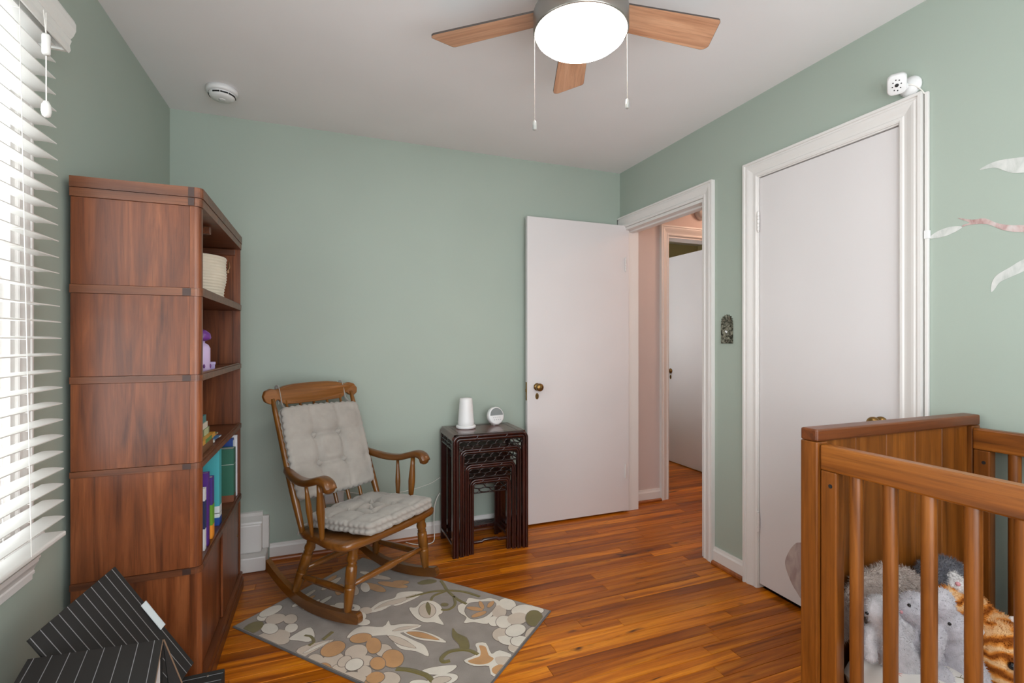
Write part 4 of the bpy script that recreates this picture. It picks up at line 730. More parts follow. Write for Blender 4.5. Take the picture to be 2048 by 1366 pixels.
# ================================================================== NEST OF TABLES
def nest_table(i, x0, x1, yf, yb, h, lw, label):
    t = thing('nest_table', label, 'table', ((x0+x1)/2, (yf+yb)/2, 0), 0, 'nest of four carved tables')
    r = .032; rw = lw/2
    # top: slab rounded at its left and right ends, inset panel
    arc = lambda cx, cz, a0, a1, R: [(cx+R*math.cos(math.radians(a0+(a1-a0)*j/5)), cz+R*math.sin(math.radians(a0+(a1-a0)*j/5))) for j in range(6)]
    prof = [(x0, h-r)]+arc(x0+r, h-r, 180, 90, r)+arc(x1-r, h-r, 90, 0, r)+[(x1, h-r), (x1-.014, h-r)]+arc(x1-r, h-r, 0, 90, r-.014)+arc(x0+r, h-r, 90, 180, r-.014)+[(x0+.014, h-r)]
    mb = MB(); k = len(prof); ya, yb2 = yf+lw*.7, yb
    mb.add([(x, yy, z) for yy in (ya, yb2) for x, z in prof], [[j, (j+1) % k, k+(j+1) % k, k+j] for j in range(k)])
    half = k//2
    for yy in (ya, yb2):
        q = [(x, yy, z) for x, z in prof]
        mb.add(q, [[j, j+1, k-2-j, k-1-j] for j in range(half-1)])
    mb.box(x0+.012, x1-.012, ya, yb2, h-.016, h-.0006)
    top = mb.build('tabletop', M['rosewood_x'], t, True)
    if i == 0:
        MB().mitre([(x0+.05, yf+.05), (x1-.05, yf+.05), (x1-.05, yb-.04), (x0+.05, yb-.04)], [(0, 0), (0, .0012), (.004, .0012), (.004, 0)], lambda a, b, q: (a, b, h-.0006+q), True).build('panel_groove', M['fret'], top, True)
    # front rail: two reeds bent down at the corners with bamboo nodes
    fr = MB()
    for o, R in ((.0, rw*.55), (rw, rw*.55)):
        xa, xb, zt = x0+rw*.5+o, x1-rw*.5-o, h-rw*.5-o; rr = max(.008, r-o)
        path = [(xa, yf+rw*.5, h-.075)]+[(xa+rr-rr*math.cos(a), yf+rw*.5, zt-rr+rr*math.sin(a)) for a in [math.pi/2*j/6 for j in range(7)]]+[(xb-rr+rr*math.sin(a), yf+rw*.5, zt-rr+rr*math.cos(a)) for a in [math.pi/2*j/6 for j in range(7)]]+[(xb, yf+rw*.5, h-.075)]
        fr.tube(path, R, 8)
    for f_ in (.31, .70):
        xn = x0+(x1-x0)*f_; fr.tube([(xn-.010, yf+rw*.3, h-rw*1.6), (xn, yf-.0005, h-rw), (xn+.010, yf+rw*.3, h-rw*.2)], [.003, .0055, .003], 6)
    fr.build('front_rail', M['rosewood'], t, True)
    for xs, xa in ((1, x0), (-1, x1)):
        for fy in (0, 1):
            mb = MB(); cx = xa+xs*rw
            if fy == 0:
                for o in (rw*.5, rw*1.5): mb.tube([(xa+xs*o, yf+rw*.5, 0), (xa+xs*o, yf+rw*.5, h-.074)], rw*.55, 8)
                mb.box(min(xa, xa+xs*lw)+.001, max(xa, xa+xs*lw)-.001, yf+rw*.45, yf+lw, 0, h-.03)
            else: mb.box(min(xa, xa+xs*lw), max(xa, xa+xs*lw), yb-lw*.9, yb, 0, h-.03, .004)
            mb.build('leg', M['rosewood'], t, True)
        B(min(xa, xa+xs*.012)+.001*xs, max(xa, xa+xs*.012)+.001*xs, yf+lw, yb-lw*.9, .055, .072, .003).build('stretcher', M['rosewood'], t, True)
    B(x0+lw, x1-lw, yb-.016, yb-.002, .055, .075, .003).build('stretcher', M['rosewood'], t, True)
    if i == 3:
        mb = MB(); mb.tube([(x0+lw-.002, yf+.014, .062), (x0+lw+.05, yf+.014, .062), (x0+lw+.06, yf+.014, .070), ((x0+x1)/2, yf+.014, .070), (x1-lw-.06, yf+.014, .070), (x1-lw-.05, yf+.014, .062), (x1-lw+.002, yf+.014, .062)], .0095, 8); mb.build('stretcher', M['rosewood'], t, True)
    # fretwork apron: two staggered rows of linked ovals
    def frets(p, q, z0, nm):
        mb = MB(); p = Vector(p); q = Vector(q); d = (q-p); L = d.length; d.normalize(); n = max(2, round(L/.058)); a = L/n/2
        hh = .013
        for rowi, (zo, offs) in enumerate(((z0-.014, 0), (z0-.036, .5))):
            for j in range(n+(1 if rowi else 0)):
                c0 = (j+.5-offs)*2*a; pts = []
                for u in range(16):
                    an = 2*math.pi*u/16; s_ = c0+a*.97*math.cos(an)
                    s_ = min(L, max(0, s_)); pts.append(p+d*s_+Vector((0, 0, zo+hh*math.copysign(abs(math.sin(an))**.8, math.sin(an)))))
                mb.tube(pts, .0032, 6, closed=True)
        mb.tube([p+Vector((0, 0, z0-.052)), q+Vector((0, 0, z0-.052))], .0032, 6); mb.tube([p+Vector((0, 0, z0)), q+Vector((0, 0, z0))], .0032, 6)
        mb.build(nm, M['fret'], t, True)
    zf = h-lw-.004
    frets((x0+lw, yf+.010, 0), (x1-lw, yf+.010, 0), zf, 'fretwork_apron')
    for xa in (x0+.006, x1-.006): frets((xa, yf+lw, 0), (xa, yb-lw*.9, 0), h-r-.002, 'fretwork_side')
    return t
nest_table(0, .670, 1.129, 2.655, 2.985, .690, .036, 'largest dark carved nest table holding the two white devices')
nest_table(1, .712, 1.087, 2.661, 2.962, .606, .027, 'second largest dark carved nest table tucked under the largest')
nest_table(2, .743, 1.056, 2.667, 2.940, .517, .026, 'third largest dark carved nest table inside the nest')
nest_table(3, .773, 1.026, 2.673, 2.920, .428, .026, 'smallest dark carved nest table with a low front stretcher')
hz = thing('humidifier', 'white tapered cylinder humidifier on the dark nest table', 'humidifier', (.806, 2.872, .6905))
MB().lathe([(.055, 0), (.060, .004), (.061, .012), (.058, .018), (.048, .020)], 36).build('base', M['white'], hz)
MB().lathe([(.047, .019), (.050, .024), (.050, .040), (.0485, .046), (.040, .165), (.038, .178), (.034, .183), (.010, .181)], 36).build('body', M['white'], hz)
MB().lathe([(.028, .1815), (.029, .1835), (.012, .1848), (.004, .1845)], 20).build('cap', M['white'], hz)
sm = thing('sound_machine', 'round white sound machine with grey speaker cloth on the dark table', 'sound machine', (1.010, 2.915, .6905), math.radians(12))
T = Matrix.Translation((0, 0, .0565)) @ Matrix.Rotation(math.radians(78), 4, 'X') 
MB().lathe([(.036, -.022), (.050, -.020), (.056, -.010), (.056, .010), (.053, .017), (.049, .019)], 40, T).build('body', M['white'], sm)
half = [(.046*math.cos(math.pi*j/16), .046*math.sin(math.pi*j/16)) for j in range(17)]
MB().prism([(x, y+.002) for x, y in half], .0185, .0205, T).build('speaker_cloth', M['grille'], sm)
mb = MB()
for j in range(4):
    for rr in range(2): mb.box(-.026+j*.015+rr*.004, -.021+j*.015+rr*.004, -.013-rr*.014, -.010-rr*.014, .0188, .0196, M=T)
mb.build('button_marks', M['grille'], sm)
B(-.02, .02, -.012, .02, .0, .006, .002).build('foot', M['white'], sm)
# cords and the outlet behind the chair
def cord(name, label, pts, r=.0028, cat='cord'):
    return tag(MB().tube(smooth_open(pts, 8), r, 8).build(name, M['cordw'], origin=None), label, cat)
cord('power_cord', 'white power cord hanging from the nest of tables to the floor', [(.70, 2.996, .30), (.66, 2.985, .26), (.635, 2.975, .20), (.628, 2.962, .10), (.624, 2.93, .02), (.60, 2.91, .0035), (.55, 2.905, .0035), (.50, 2.93, .0035), (.46, 2.975, .0035)])
cord('thin_cord', 'thin white cord running along the wall toward the outlet', [(.68, 3.0, .37), (.60, 3.008, .33), (.45, 3.014, .30), (.30, 3.014, .30), (.14, 3.010, .33), (.08, 3.008, .345), (.03, 3.005, .325)], .0018)
ot = thing('outlet_cover', 'clear and white outlet cover on the wall behind the chair', 'outlet cover', (.03, YB, .27))
B(-.035, .105, YB-.012, YB-.001, .275, .345, .004).build('plate', M['white'], ot, True); B(.0, .07, YB-.03, YB-.012, .285, .335, .005).build('plug', M['white'], ot, True)

# ================================================================== CRIB
CX0, CX1, CY, CZ = 1.235, 1.985, .925, .983
cb = thing('crib', 'teak-toned wooden baby crib with solid end panel and round slats', 'crib', ((CX0+CX1)/2, .33, 0))
def end_panel(yi, yo):
    """solid end: posts, top rail, boards with V joints; yi = inner face, yo = outer face"""
    a, b = min(yi, yo), max(yi, yo)
    B(CX0, CX0+.042, a, b, 0, CZ-.034, .003).build('end_post', M['teak'], cb, True); B(CX1-.042, CX1, a, b, 0, CZ-.034, .003).build('end_post', M['teak'], cb, True)
    B(CX0, CX1, a-.0005, b+.0005, CZ-.0335, CZ, .005).build('end_top_rail', M['teak_x'], cb, True)
    B(CX0+.043, CX1-.043, a+.012, b-.012, .14, .19, .002).build('end_bottom_rail', M['teak_x'], cb, True)
    n = 5; w = (CX1-CX0-.086)/n
    for i in range(n):
        x = CX0+.043+i*w; B(x+.0004, x+w-.0004, a+.014, b-.014, .191, CZ-.034, .0018, seg=1).build('panel_board', M['teak'], cb, True)
end_panel(CY, CY+.048); end_panel(-.33, -.378)
slat_me = MB().tube([(0, 0, .215), (0, 0, .882)], .0152, 14).mesh('slat', M['teak'])
for xs, xc in ((0, CX0+.027), (1, CX1-.030)):
    B(xc-.017, xc+.017, -.329, CY-.001, .876, .943, .005).build('side_rail', M['teak_y'], cb, True); B(xc-.015, xc+.015, -.329, CY-.001, .165, .215, .004).build('side_rail', M['teak_y'], cb, True)
    for yy in (CY-.024, -.306):
        s = B(xc-.0165, xc+.0165, yy-.021, yy+.021, .2155, .8755, .003).build('side_stile', M['teak'], cb, True)
        fx = xc-.0165 if xs == 0 else xc-.0165
        MB().tube([(fx+.0006, yy-.006, .838), (fx-.0006, yy-.006, .838)], .0055, 12).build('bolt_hole', M['darkslot'], s, True)
    y = .838 if xs == 0 else .828
    while y > -.28:
        o = bpy.data.objects.new('slat', slat_me); COL.objects.link(o); o.parent = cb; o.location = Vector((xc, y, 0))-cb.location; y -= .0795
B(CX0+.05, CX1-.055, -.325, CY-.002, .165, .182, .002).build('mattress_base', M['teak_y'], cb, True)
mt = thing('crib_mattress', 'white sheeted mattress lying inside the crib', 'mattress', (1.61, .29, .183))
sheet = Mat('printed_sheet'); v = sheet.coords((1, 1, 1)); vo = sheet.new('ShaderNodeTexVoronoi'); vo.inputs['Scale'].default_value = 16; sheet.link(v, vo.inputs['Vector'])
cc = sheet.ramp(vo.outputs['Distance'], [(.05, lin((206, 140, 130))), (.10, lin((226, 220, 216)))]); M['sheet'] = sheet.set(cc, .85, 0, .2)
B(-.315, .305, -.60, .625, 0, .085, .03, seg=4).build('sheet', fabric('white_sheet', (224, 218, 214), 600, .2, .03), mt)
pw = thing('crib_pillow', 'white pillow with sprig and starburst print in the crib corner', 'pillow', (1.412, .800, .269))
vs = []; fs = []; N = 20
for side in (1, -1):
    for i in range(N+1):
        for j in range(N+1):
            s_, t_ = -1+2*i/N, -1+2*j/N; hgt = .062*max(0, (1-s_**4)*(1-t_**4))**.45; vs.append((.122*s_*(1-.08*t_*t_), .112*t_*(1-.08*s_*s_), .062+side*hgt))
    o_ = 0 if side == 1 else (N+1)**2
    for i in range(N):
        for j in range(N): fs.append((o_+i*(N+1)+j, o_+(i+1)*(N+1)+j, o_+(i+1)*(N+1)+j+1, o_+i*(N+1)+j+1))
pcase = MB().add(vs, fs, smooth=True).build('pillow_case', fabric('pillow_cotton', (226, 220, 214), 700, .2, .03), pw)
def ph(x, y): s_, t_ = x/.122, y/.112; return .062+.062*max(0, (1-s_**4)*(1-t_**4))**.45+.0004
star = MB(); sprig = MB()
for cx, cy, r in ((-.075, -.01, .012), (-.02, -.075, .012), (.03, .02, .010)):
    for kx in range(8):
        a = kx*math.pi/4; p = [(cx+q*math.cos(a)*r, cy+q*math.sin(a)*r) for q in (.1, 1)]; star.tube([(x, y, ph(x, y)) for x, y in p], [.0011, .0004], 5)
for cx, cy, a0 in ((-.085, .05, .6), (-.02, -.03, .1), (.05, -.07, -.3), (-.06, -.07, .4)):
    d_ = (math.cos(a0), math.sin(a0))
    pts = [(cx+d_[0]*q*.06, cy+d_[1]*q*.06) for q in (0, .5, 1)]; sprig.tube([(x, y, ph(x, y)) for x, y in pts], .0007, 5)
    for q in (.2, .4, .6, .8):
        for sd in (.6, -.6):
            x0, y0 = cx+d_[0]*q*.06, cy+d_[1]*q*.06; x1, y1 = x0+.016*math.cos(a0+sd), y0+.016*math.sin(a0+sd)
            sprig.tube([(x0, y0, ph(x0, y0)), (x1, y1, ph(x1, y1))], .0006, 5)
star.build('starburst_print', plain('coral_print', (206, 136, 128), .8), pcase); sprig.build('sprig_print', plain('olive_print', (120, 116, 88), .8), pcase)

# ---- plush toys
DG = None
def blob(name, chains, vox, mat, ys=1):
    """one continuous plush surface from chains of balls (x,y,z,r)"""
    mb = MB()
    for ch in chains:
        for i in range(len(ch)):
            mb.ball(ch[i][:3], (ch[i][3], ch[i][3]*ys, ch[i][3]), 14)
            if i+1 < len(ch):
                for u in (.25, .5, .75): r_ = ch[i][3]*(1-u)+ch[i+1][3]*u; mb.ball([ch[i][q]*(1-u)+ch[i+1][q]*u for q in range(3)], (r_, r_*ys, r_), 14)
    me = mb.mesh(name+'_tmp', mat); o = bpy.data.objects.new(name+'_tmp', me); COL.objects.link(o)
    r = o.modifiers.new('r', 'REMESH'); r.mode = 'VOXEL'; r.voxel_size = vox; r.use_smooth_shade = True
    s = o.modifiers.new('s', 'SMOOTH'); s.factor = .6; s.iterations = 5
    ev = o.evaluated_get(bpy.context.evaluated_depsgraph_get()); out = bpy.data.meshes.new_from_object(ev); out.name = name
    bpy.data.objects.remove(o); out.materials.clear(); out.materials.append(mat)
    return out
def fur_mesh(me, n, L, seed, mat, w=.0009, droop=.4, zmin=-9):
    rr = random.Random(seed); tris = []; acc = []; tot = 0
    me.calc_loop_triangles(); vs_ = me.vertices
    for lt in me.loop_triangles: tot += lt.area; acc.append(tot)
    import bisect
    V_ = []; F_ = []
    for _ in range(n):
        lt = me.loop_triangles[bisect.bisect_left(acc, rr.random()*tot)]; a, b = rr.random(), rr.random()
        if a+b > 1: a, b = 1-a, 1-b
        p0, p1, p2 = (vs_[q].co for q in lt.vertices); p = p0+(p1-p0)*a+(p2-p0)*b
        nn = lt.normal; d = (nn+Vector((rr.uniform(-1, 1), rr.uniform(-1, 1), rr.uniform(-1, 1)-droop))*.75).normalized()
        tx = nn.cross(Vector((rr.uniform(-1, 1), rr.uniform(-1, 1), rr.uniform(-1, 1)))).normalized()*w; l = L*rr.uniform(.5, 1.2)
        k = len(V_); V_ += [p+tx-nn*.001, p-tx-nn*.001, p+d*l]; F_.append((k, k+1, k+2))
    return MB().add(V_, F_)
def toy(name, label, spec, keys, mat, nf, Lf, seed, group=None, vox=.006, cat='plush toy', ys=1):
    zb = min(c[2]-c[3] for q in keys for c in spec[q]); bx = spec['body'][-1]; off = Vector((bx[0], bx[1], zb))
    t = thing(name, label, cat, off, 0, group)
    ch = [[(c[0]-off.x, c[1]-off.y, c[2]-off.z, c[3]) for c in spec[q]] for q in keys]
    me = blob(name, ch, vox, mat, ys); o = bpy.data.objects.new('body', me); COL.objects.link(o); o.parent = t
    f = fur_mesh(me, nf, Lf, seed, mat).build('fur', mat, t); f['kind'] = 'stuff'
    return t, me, off
def stick_ball(t, me, off, u, v, r, name, mat):
    """set a bead on the toy's surface where the line of sight through that pixel of the photograph meets it"""
    yw = math.radians(21.088); c_, s_ = math.cos(yw), math.sin(yw); a = (u-1024)/972.5; b = (681.8-v)/972.5
    d = Vector((c_*a+s_, -s_*a+c_, b)).normalized(); org = Vector((0, 0, 1.222))-off
    bv = BVHTree.FromPolygons([v.co for v in me.vertices], [p.vertices[:] for p in me.polygons]); hit = bv.ray_cast(org, d)
    if hit[0] is None: hit = bv.find_nearest(org+d*(-org.dot(d)))
    p = hit[0]+hit[1]*r*.3
    return MB().ball(p, r, 12).build(name, mat, t)
TOY = {'big':{'body':[[1.465,0.895,0.51,0.0896],[1.469,0.895,0.439,0.0925],[1.487,0.895,0.337,0.093],[1.413,0.895,0.534,0.0608],[1.541,0.895,0.489,0.0686]],'earL':[[1.373,0.905,0.557,0.0289],[1.334,0.905,0.523,0.0272],[1.32,0.905,0.471,0.0244],[1.316,0.905,0.425,0.0203]],'earR':[[1.548,0.895,0.545,0.0315],[1.593,0.89,0.515,0.0346],[1.625,0.885,0.47,0.0377],[1.653,0.885,0.414,0.0351]]},'A':{'body':[[1.286,0.815,0.538,0.0377],[1.243,0.81,0.539,0.0272],[1.338,0.82,0.483,0.0308],[1.366,0.82,0.443,0.0465],[1.394,0.82,0.384,0.0599],[1.406,0.82,0.336,0.0627]],'armL':[[1.3,0.83,0.481,0.0166],[1.278,0.83,0.457,0.0165],[1.285,0.83,0.421,0.0191]],'armR':[[1.365,0.81,0.506,0.0205],[1.384,0.8,0.485,0.0205],[1.412,0.8,0.458,0.0181]],'leg':[[1.398,0.8,0.37,0.0283],[1.42,0.79,0.345,0.0282],[1.442,0.785,0.304,0.0309]],'ear':[[1.343,0.835,0.534,0.0156],[1.391,0.84,0.517,0.0198],[1.436,0.84,0.497,0.0187]],'eye':[[1.205,0.775,0.576,0.0038]]},'B':{'body':[[1.432,0.8,0.53,0.0389],[1.392,0.8,0.529,0.0257],[1.467,0.81,0.472,0.0343],[1.476,0.815,0.421,0.0478],[1.486,0.815,0.365,0.0559]],'armL':[[1.403,0.795,0.478,0.0141],[1.406,0.79,0.445,0.0153],[1.426,0.79,0.404,0.0154]],'ear':[[1.424,0.815,0.537,0.0131],[1.402,0.82,0.517,0.017],[1.382,0.82,0.503,0.0156]],'armR':[[1.486,0.8,0.46,0.0158],[1.494,0.795,0.422,0.0171]],'eye':[[1.342,0.765,0.571,0.0039]]},'C':{'body':[[1.513,0.775,0.484,0.0443],[1.557,0.77,0.467,0.0316],[1.527,0.78,0.43,0.0447],[1.558,0.785,0.367,0.0638],[1.574,0.785,0.31,0.0694]],'ear':[[1.476,0.77,0.511,0.0257],[1.481,0.775,0.537,0.0336],[1.503,0.78,0.551,0.0261]],'armL':[[1.446,0.76,0.481,0.0202],[1.42,0.755,0.462,0.0225],[1.41,0.755,0.437,0.0199]],'leg':[[1.437,0.75,0.38,0.03],[1.402,0.74,0.346,0.0319]],'eye':[[1.445,0.735,0.523,0.004]]},'tab':{'body':[[1.64,0.85,0.478,0.054],[1.723,0.85,0.433,0.0756],[1.776,0.84,0.362,0.0849],[1.751,0.8,0.305,0.0991]],'head':[[1.711,0.76,0.355,0.0981],[1.735,0.755,0.33,0.0847]],'ear1':[[1.575,0.745,0.443,0.0182],[1.579,0.745,0.466,0.0117]],'ear2':[[1.796,0.76,0.414,0.0209],[1.802,0.765,0.433,0.0126]],'eye':[[1.619,0.69,0.402,0.0088]],'muz':[[1.681,0.7,0.358,0.0336]]},'cat':{'body':[[1.689,0.875,0.536,0.0498],[1.727,0.87,0.517,0.0501],[1.747,0.88,0.45,0.0507]],'muz':[[1.677,0.845,0.526,0.0315],[1.689,0.84,0.524,0.0286],[1.67,0.845,0.55,0.0171]],'nose':[[1.641,0.815,0.547,0.0069]],'ear1':[[1.756,0.87,0.542,0.0134],[1.761,0.87,0.554,0.0089]],'ear2':[[1.616,0.88,0.561,0.0144],[1.607,0.88,0.58,0.0086]],'tuft':[[1.644,0.88,0.542,0.032]]}}
for tt in TOY.values():
    for ch in tt.values():
        for b_ in ch: b_[2] = max(b_[2], .272+b_[3]*.9); b_[0] = max(b_[0], 1.279+b_[3])
        for b_ in ch: b_[1] = min(b_[1], CY+.012-b_[3]*(.42 if tt is TOY['big'] else 1))
t, me, off = toy('plush_bunny', 'large taupe plush bunny slumped against the crib panel with drooping ears', TOY['big'], ('body', 'earL', 'earR'), M['furbig'], 16000, .012, 1, ys=.42)
g_ = 'small silver plush bunnies'
t, me, off = toy('plush_bunny', 'small silver plush bunny looking left at the front of the crib pile', TOY['A'], ('body', 'armL', 'armR', 'leg', 'ear'), M['furgrey'], 9000, .006, 2, g_, .0045); stick_ball(t, me, off, 1735, 1226, .0042, 'eye', M['eye']); stick_ball(t, me, off, 1720, 1234, .004, 'nose', M['pink'])
t, me, off = toy('plush_bunny', 'small silver plush bunny squeezed in the middle of the crib pile', TOY['B'], ('body', 'armL', 'armR', 'ear'), M['furgrey2'], 9000, .006, 3, g_, .0045); stick_ball(t, me, off, 1818, 1211, .0042, 'eye', M['eye']); stick_ball(t, me, off, 1803, 1224, .004, 'nose', M['pink'])
t, me, off = toy('plush_bunny', 'small lilac-grey plush bunny facing right beside the orange cat', TOY['C'], ('body', 'ear', 'armL', 'leg'), M['furgrey2'], 9000, .006, 4, g_, .0045); stick_ball(t, me, off, 1898, 1247, .0042, 'eye', M['eye'])
t, me, off = toy('plush_cat', 'orange striped plush tabby cat lying on the right of the crib pile', TOY['tab'], ('body', 'head'), M['tabby'], 16000, .010, 5)
stick_ball(t, me, off, 2024, 1332, .0095, 'eye', M['eye'])
for k_, (u_, v_) in (('ear1', (1954, 1262)), ('ear2', (2028, 1245))):
    ch = [[(c[0]-off.x, c[1]-off.y, c[2]-off.z, c[3]) for c in TOY['tab'][k_]]]
    o = bpy.data.objects.new('ear', blob('ear', ch, .004, M['tabby'])); COL.objects.link(o); o.parent = t
    me2 = o.data; e_ = stick_ball(t, me2, off, u_, v_, .014, 'inner_ear', M['furwhite']); e_.parent = o
ch = [[(c[0]-off.x, c[1]-off.y, c[2]-off.z, c[3]) for c in TOY['tab']['muz']]]
o = bpy.data.objects.new('muzzle', blob('muzzle', ch, .004, M['furwhite'])); COL.objects.link(o); o.parent = t
t, me, off = toy('plush_cat', 'slate grey plush cat with white muzzle and pink nose behind the orange one', TOY['cat'], ('body', 'tuft', 'ear2'), M['furslate'], 9000, .016, 6, None, .005)
ch = [[(c[0]-off.x, c[1]-off.y, c[2]-off.z, c[3]) for c in TOY['cat']['muz']]]
me2 = blob('muzzle', ch, .004, M['furwhite']); o = bpy.data.objects.new('muzzle', me2); COL.objects.link(o); o.parent = t
f = fur_mesh(me2, 2500, .008, 9, M['furwhite']).build('muzzle_fur', M['furwhite'], o); f['kind'] = 'stuff'
n_ = stick_ball(t, me2, off, 1915, 1168, .006, 'nose', M['pink'])
sm_ = Mat('striped_ear_cloth'); v = sm_.coords((1, 1, 1)); wv = sm_.new('ShaderNodeTexWave', wave_type='BANDS', bands_direction='Z'); wv.inputs['Scale'].default_value = 75; wv.inputs['Distortion'].default_value = .6; sm_.link(v, wv.inputs['Vector'])
M['stripe_ear'] = sm_.set(sm_.ramp(wv.outputs['Fac'], [(.4, lin((40, 40, 44))), (.6, lin((222, 212, 186)))]), .8)
c0 = Vector(TOY['cat']['ear1'][0][:3])-off
MB().lathe([(.018, -.012), (.017, -.004), (.013, .006), (.007, .014), (.002, .018)], 14, Matrix.Translation(c0+Vector((-.012, -.015, .006))) @ Matrix.Rotation(.5, 4, 'Y')).build('ear', M['stripe_ear'], t)

# ================================================================== PINSTRIPE STORAGE BOXES
def board(mb, P, a, b, th, mat=0):
    """flat panel: corner P, edge vectors a, b, thickness along normal"""
    P, a, b = Vector(P), Vector(a), Vector(b); n = a.cross(b).normalized()*th
    vs = [P, P+a, P+a+b, P+b]; vs += [q-n for q in vs]
    mb.add(vs, [(0, 1, 2, 3), (7, 6, 5, 4), (0, 4, 5, 1), (1, 5, 6, 2), (2, 6, 7, 3), (3, 7, 4, 0)], None, mat)
def pinlines(parent, P, a, b, sp, off=.0008, n0=.5, w=.0011):
    """thin white pinstripes along a, spaced across b, on the face of the board"""
    P, a, b = Vector(P), Vector(a), Vector(b); n = a.cross(b).normalized()*off; L = b.length; bu = b.normalized(); mb = MB(); k = n0
    while k*sp < L-.004:
        q = P+bu*k*sp; board(mb, q-bu*w+n, a, bu*2*w, off*.9); k += 1
    return mb.build('pinstripe', M['pinstripe'], parent, True)
# lower box, closed, dark
bxC = thing('storage_box', 'low black pinstriped storage box on the floor beside the bookcase', 'box', (-.50, 1.50, 0), 0, 'pinstriped storage boxes')
cbx = B(-.715, -.284, 1.12, 1.703, .001, .222, .003).build('carton', M['boxdark'], bxC, True)
pinlines(cbx, (-.714, 1.12, .2222), (.429, 0, 0), (0, .583, 0), .032, .0008, .5, .0007); 
mb = MB()
for x_ in (-.405, -.325): mb.lathe([(.004, .2222), (.004, .2236), (.002, .2244)], 10, Matrix.Translation((x_, 1.679, 0)))
mb.build('rivet', M['nickel'], cbx, True)
# upper box, open to the right, white lining
bxB = thing('storage_box', 'open charcoal pinstriped box with white lining stacked on the low box', 'box', (-.47, 1.30, .2235), 0, 'pinstriped storage boxes')
zt = .514; mb = MB()
pA, pB_, pC, pD = Vector((-.358, 1.374, zt)), Vector((-.3275, 1.205, zt)), Vector((-.585, 1.228, zt)), Vector((-.616, 1.397, zt))
def wallq(mb, p, q, z0, z1, th=.003, mat=0):
    p, q = Vector(p), Vector(q); board(mb, (p.x, p.y, z0), (q.x-p.x, q.y-p.y, 0), (0, 0, z1-z0), th, mat)
top = MB(); board(top, pD, pC-pD, pA-pD, .003); tp = top.build('top_panel', M['boxdark'], bxB, True)
pinlines(tp, pD, (pC-pD), (pA-pD), .033, .0009, .35, .0007)
mb = MB(); wallq(mb, pA, pD, .226, zt-.0035); wallq(mb, pD, pC, .226, zt-.0035); wallq(mb, pC, pB_, .226, zt-.0035); board(mb, (pD.x, pD.y, .229), pC-pD, pA-pD, .003)
mb.build('carton', M['boxdark'], bxB, True)
mb = MB(); e = Vector((0, 0, 0)); board(mb, Vector((pD.x+.02, pD.y-.008, .234)), (pC-pD)*.93, (pA-pD)*.9, .002); wallq(mb, Vector((pA.x-.003, pA.y-.008, 0)), Vector((pD.x+.01, pD.y-.008, 0)), .235, zt-.006, .002)
board(mb, Vector((pD.x+.016, pD.y-.01, .235)), (pC-pD)*.9, Vector((0, 0, .268)), .002); mb.build('lining', M['boxlining'], bxB, True)
mb = MB(); board(mb, Vector((pA.x+.001, pA.y, zt-.002)), Vector((.012, -.006, -.10)), Vector((.035, .012, -.12)), .003); fl_ = mb.build('side_flap', M['boxdark'], bxB, True)
mb = MB(); mb.tube([Vector((pA.x+.002, pA.y+.001, zt-.002)), Vector((pA.x+.036, pA.y+.012, zt-.12))], .0018, 6); mb.tube([pA+Vector((0, 0, -.0015)), pB_+Vector((0, 0, -.0015))], .0016, 6); mb.build('board_edge', M['kraft'], bxB, True)
B(-.41, -.37, 1.26, 1.265, .26, .30, .001).build('label_card', plain('pale_card', (206, 220, 216), .6), bxB, True)
# the big lid leaning over the stack
ld = thing('box_lid', 'large charcoal pinstriped box lid with white label clip leaning over the boxes', 'box lid', (-.45, 1.60, .2235))
Tp = Vector((-.563, 1.718, .572)); Rp = Vector((-.366, 1.706, .256)); Ld = Vector((-.22, -.97, -.10)).normalized()
a_ = Rp-Tp; Lp = Ld*.30
a_ = a_-Ld*a_.dot(Ld)
mb = MB(); board(mb, Tp, Lp, a_, .004); lid = mb.build('panel', M['boxdark'], ld, True)
pinlines(lid, Tp, a_, Lp, .028, -.0009, .5, .0007)
nrm = Lp.cross(a_).normalized()
c0 = Tp+a_*.36-Ld*.002; au = a_.normalized()
mb = MB(); board(mb, c0+nrm*.004+Ld*.022, au*.092, -Ld*.024, .0015); board(mb, c0+nrm*.004-Ld*.002, au*.092, -nrm*.012, .0015); mb.build('label_clip', plain('clear_white_clip', (206, 218, 222), .3), lid, True)

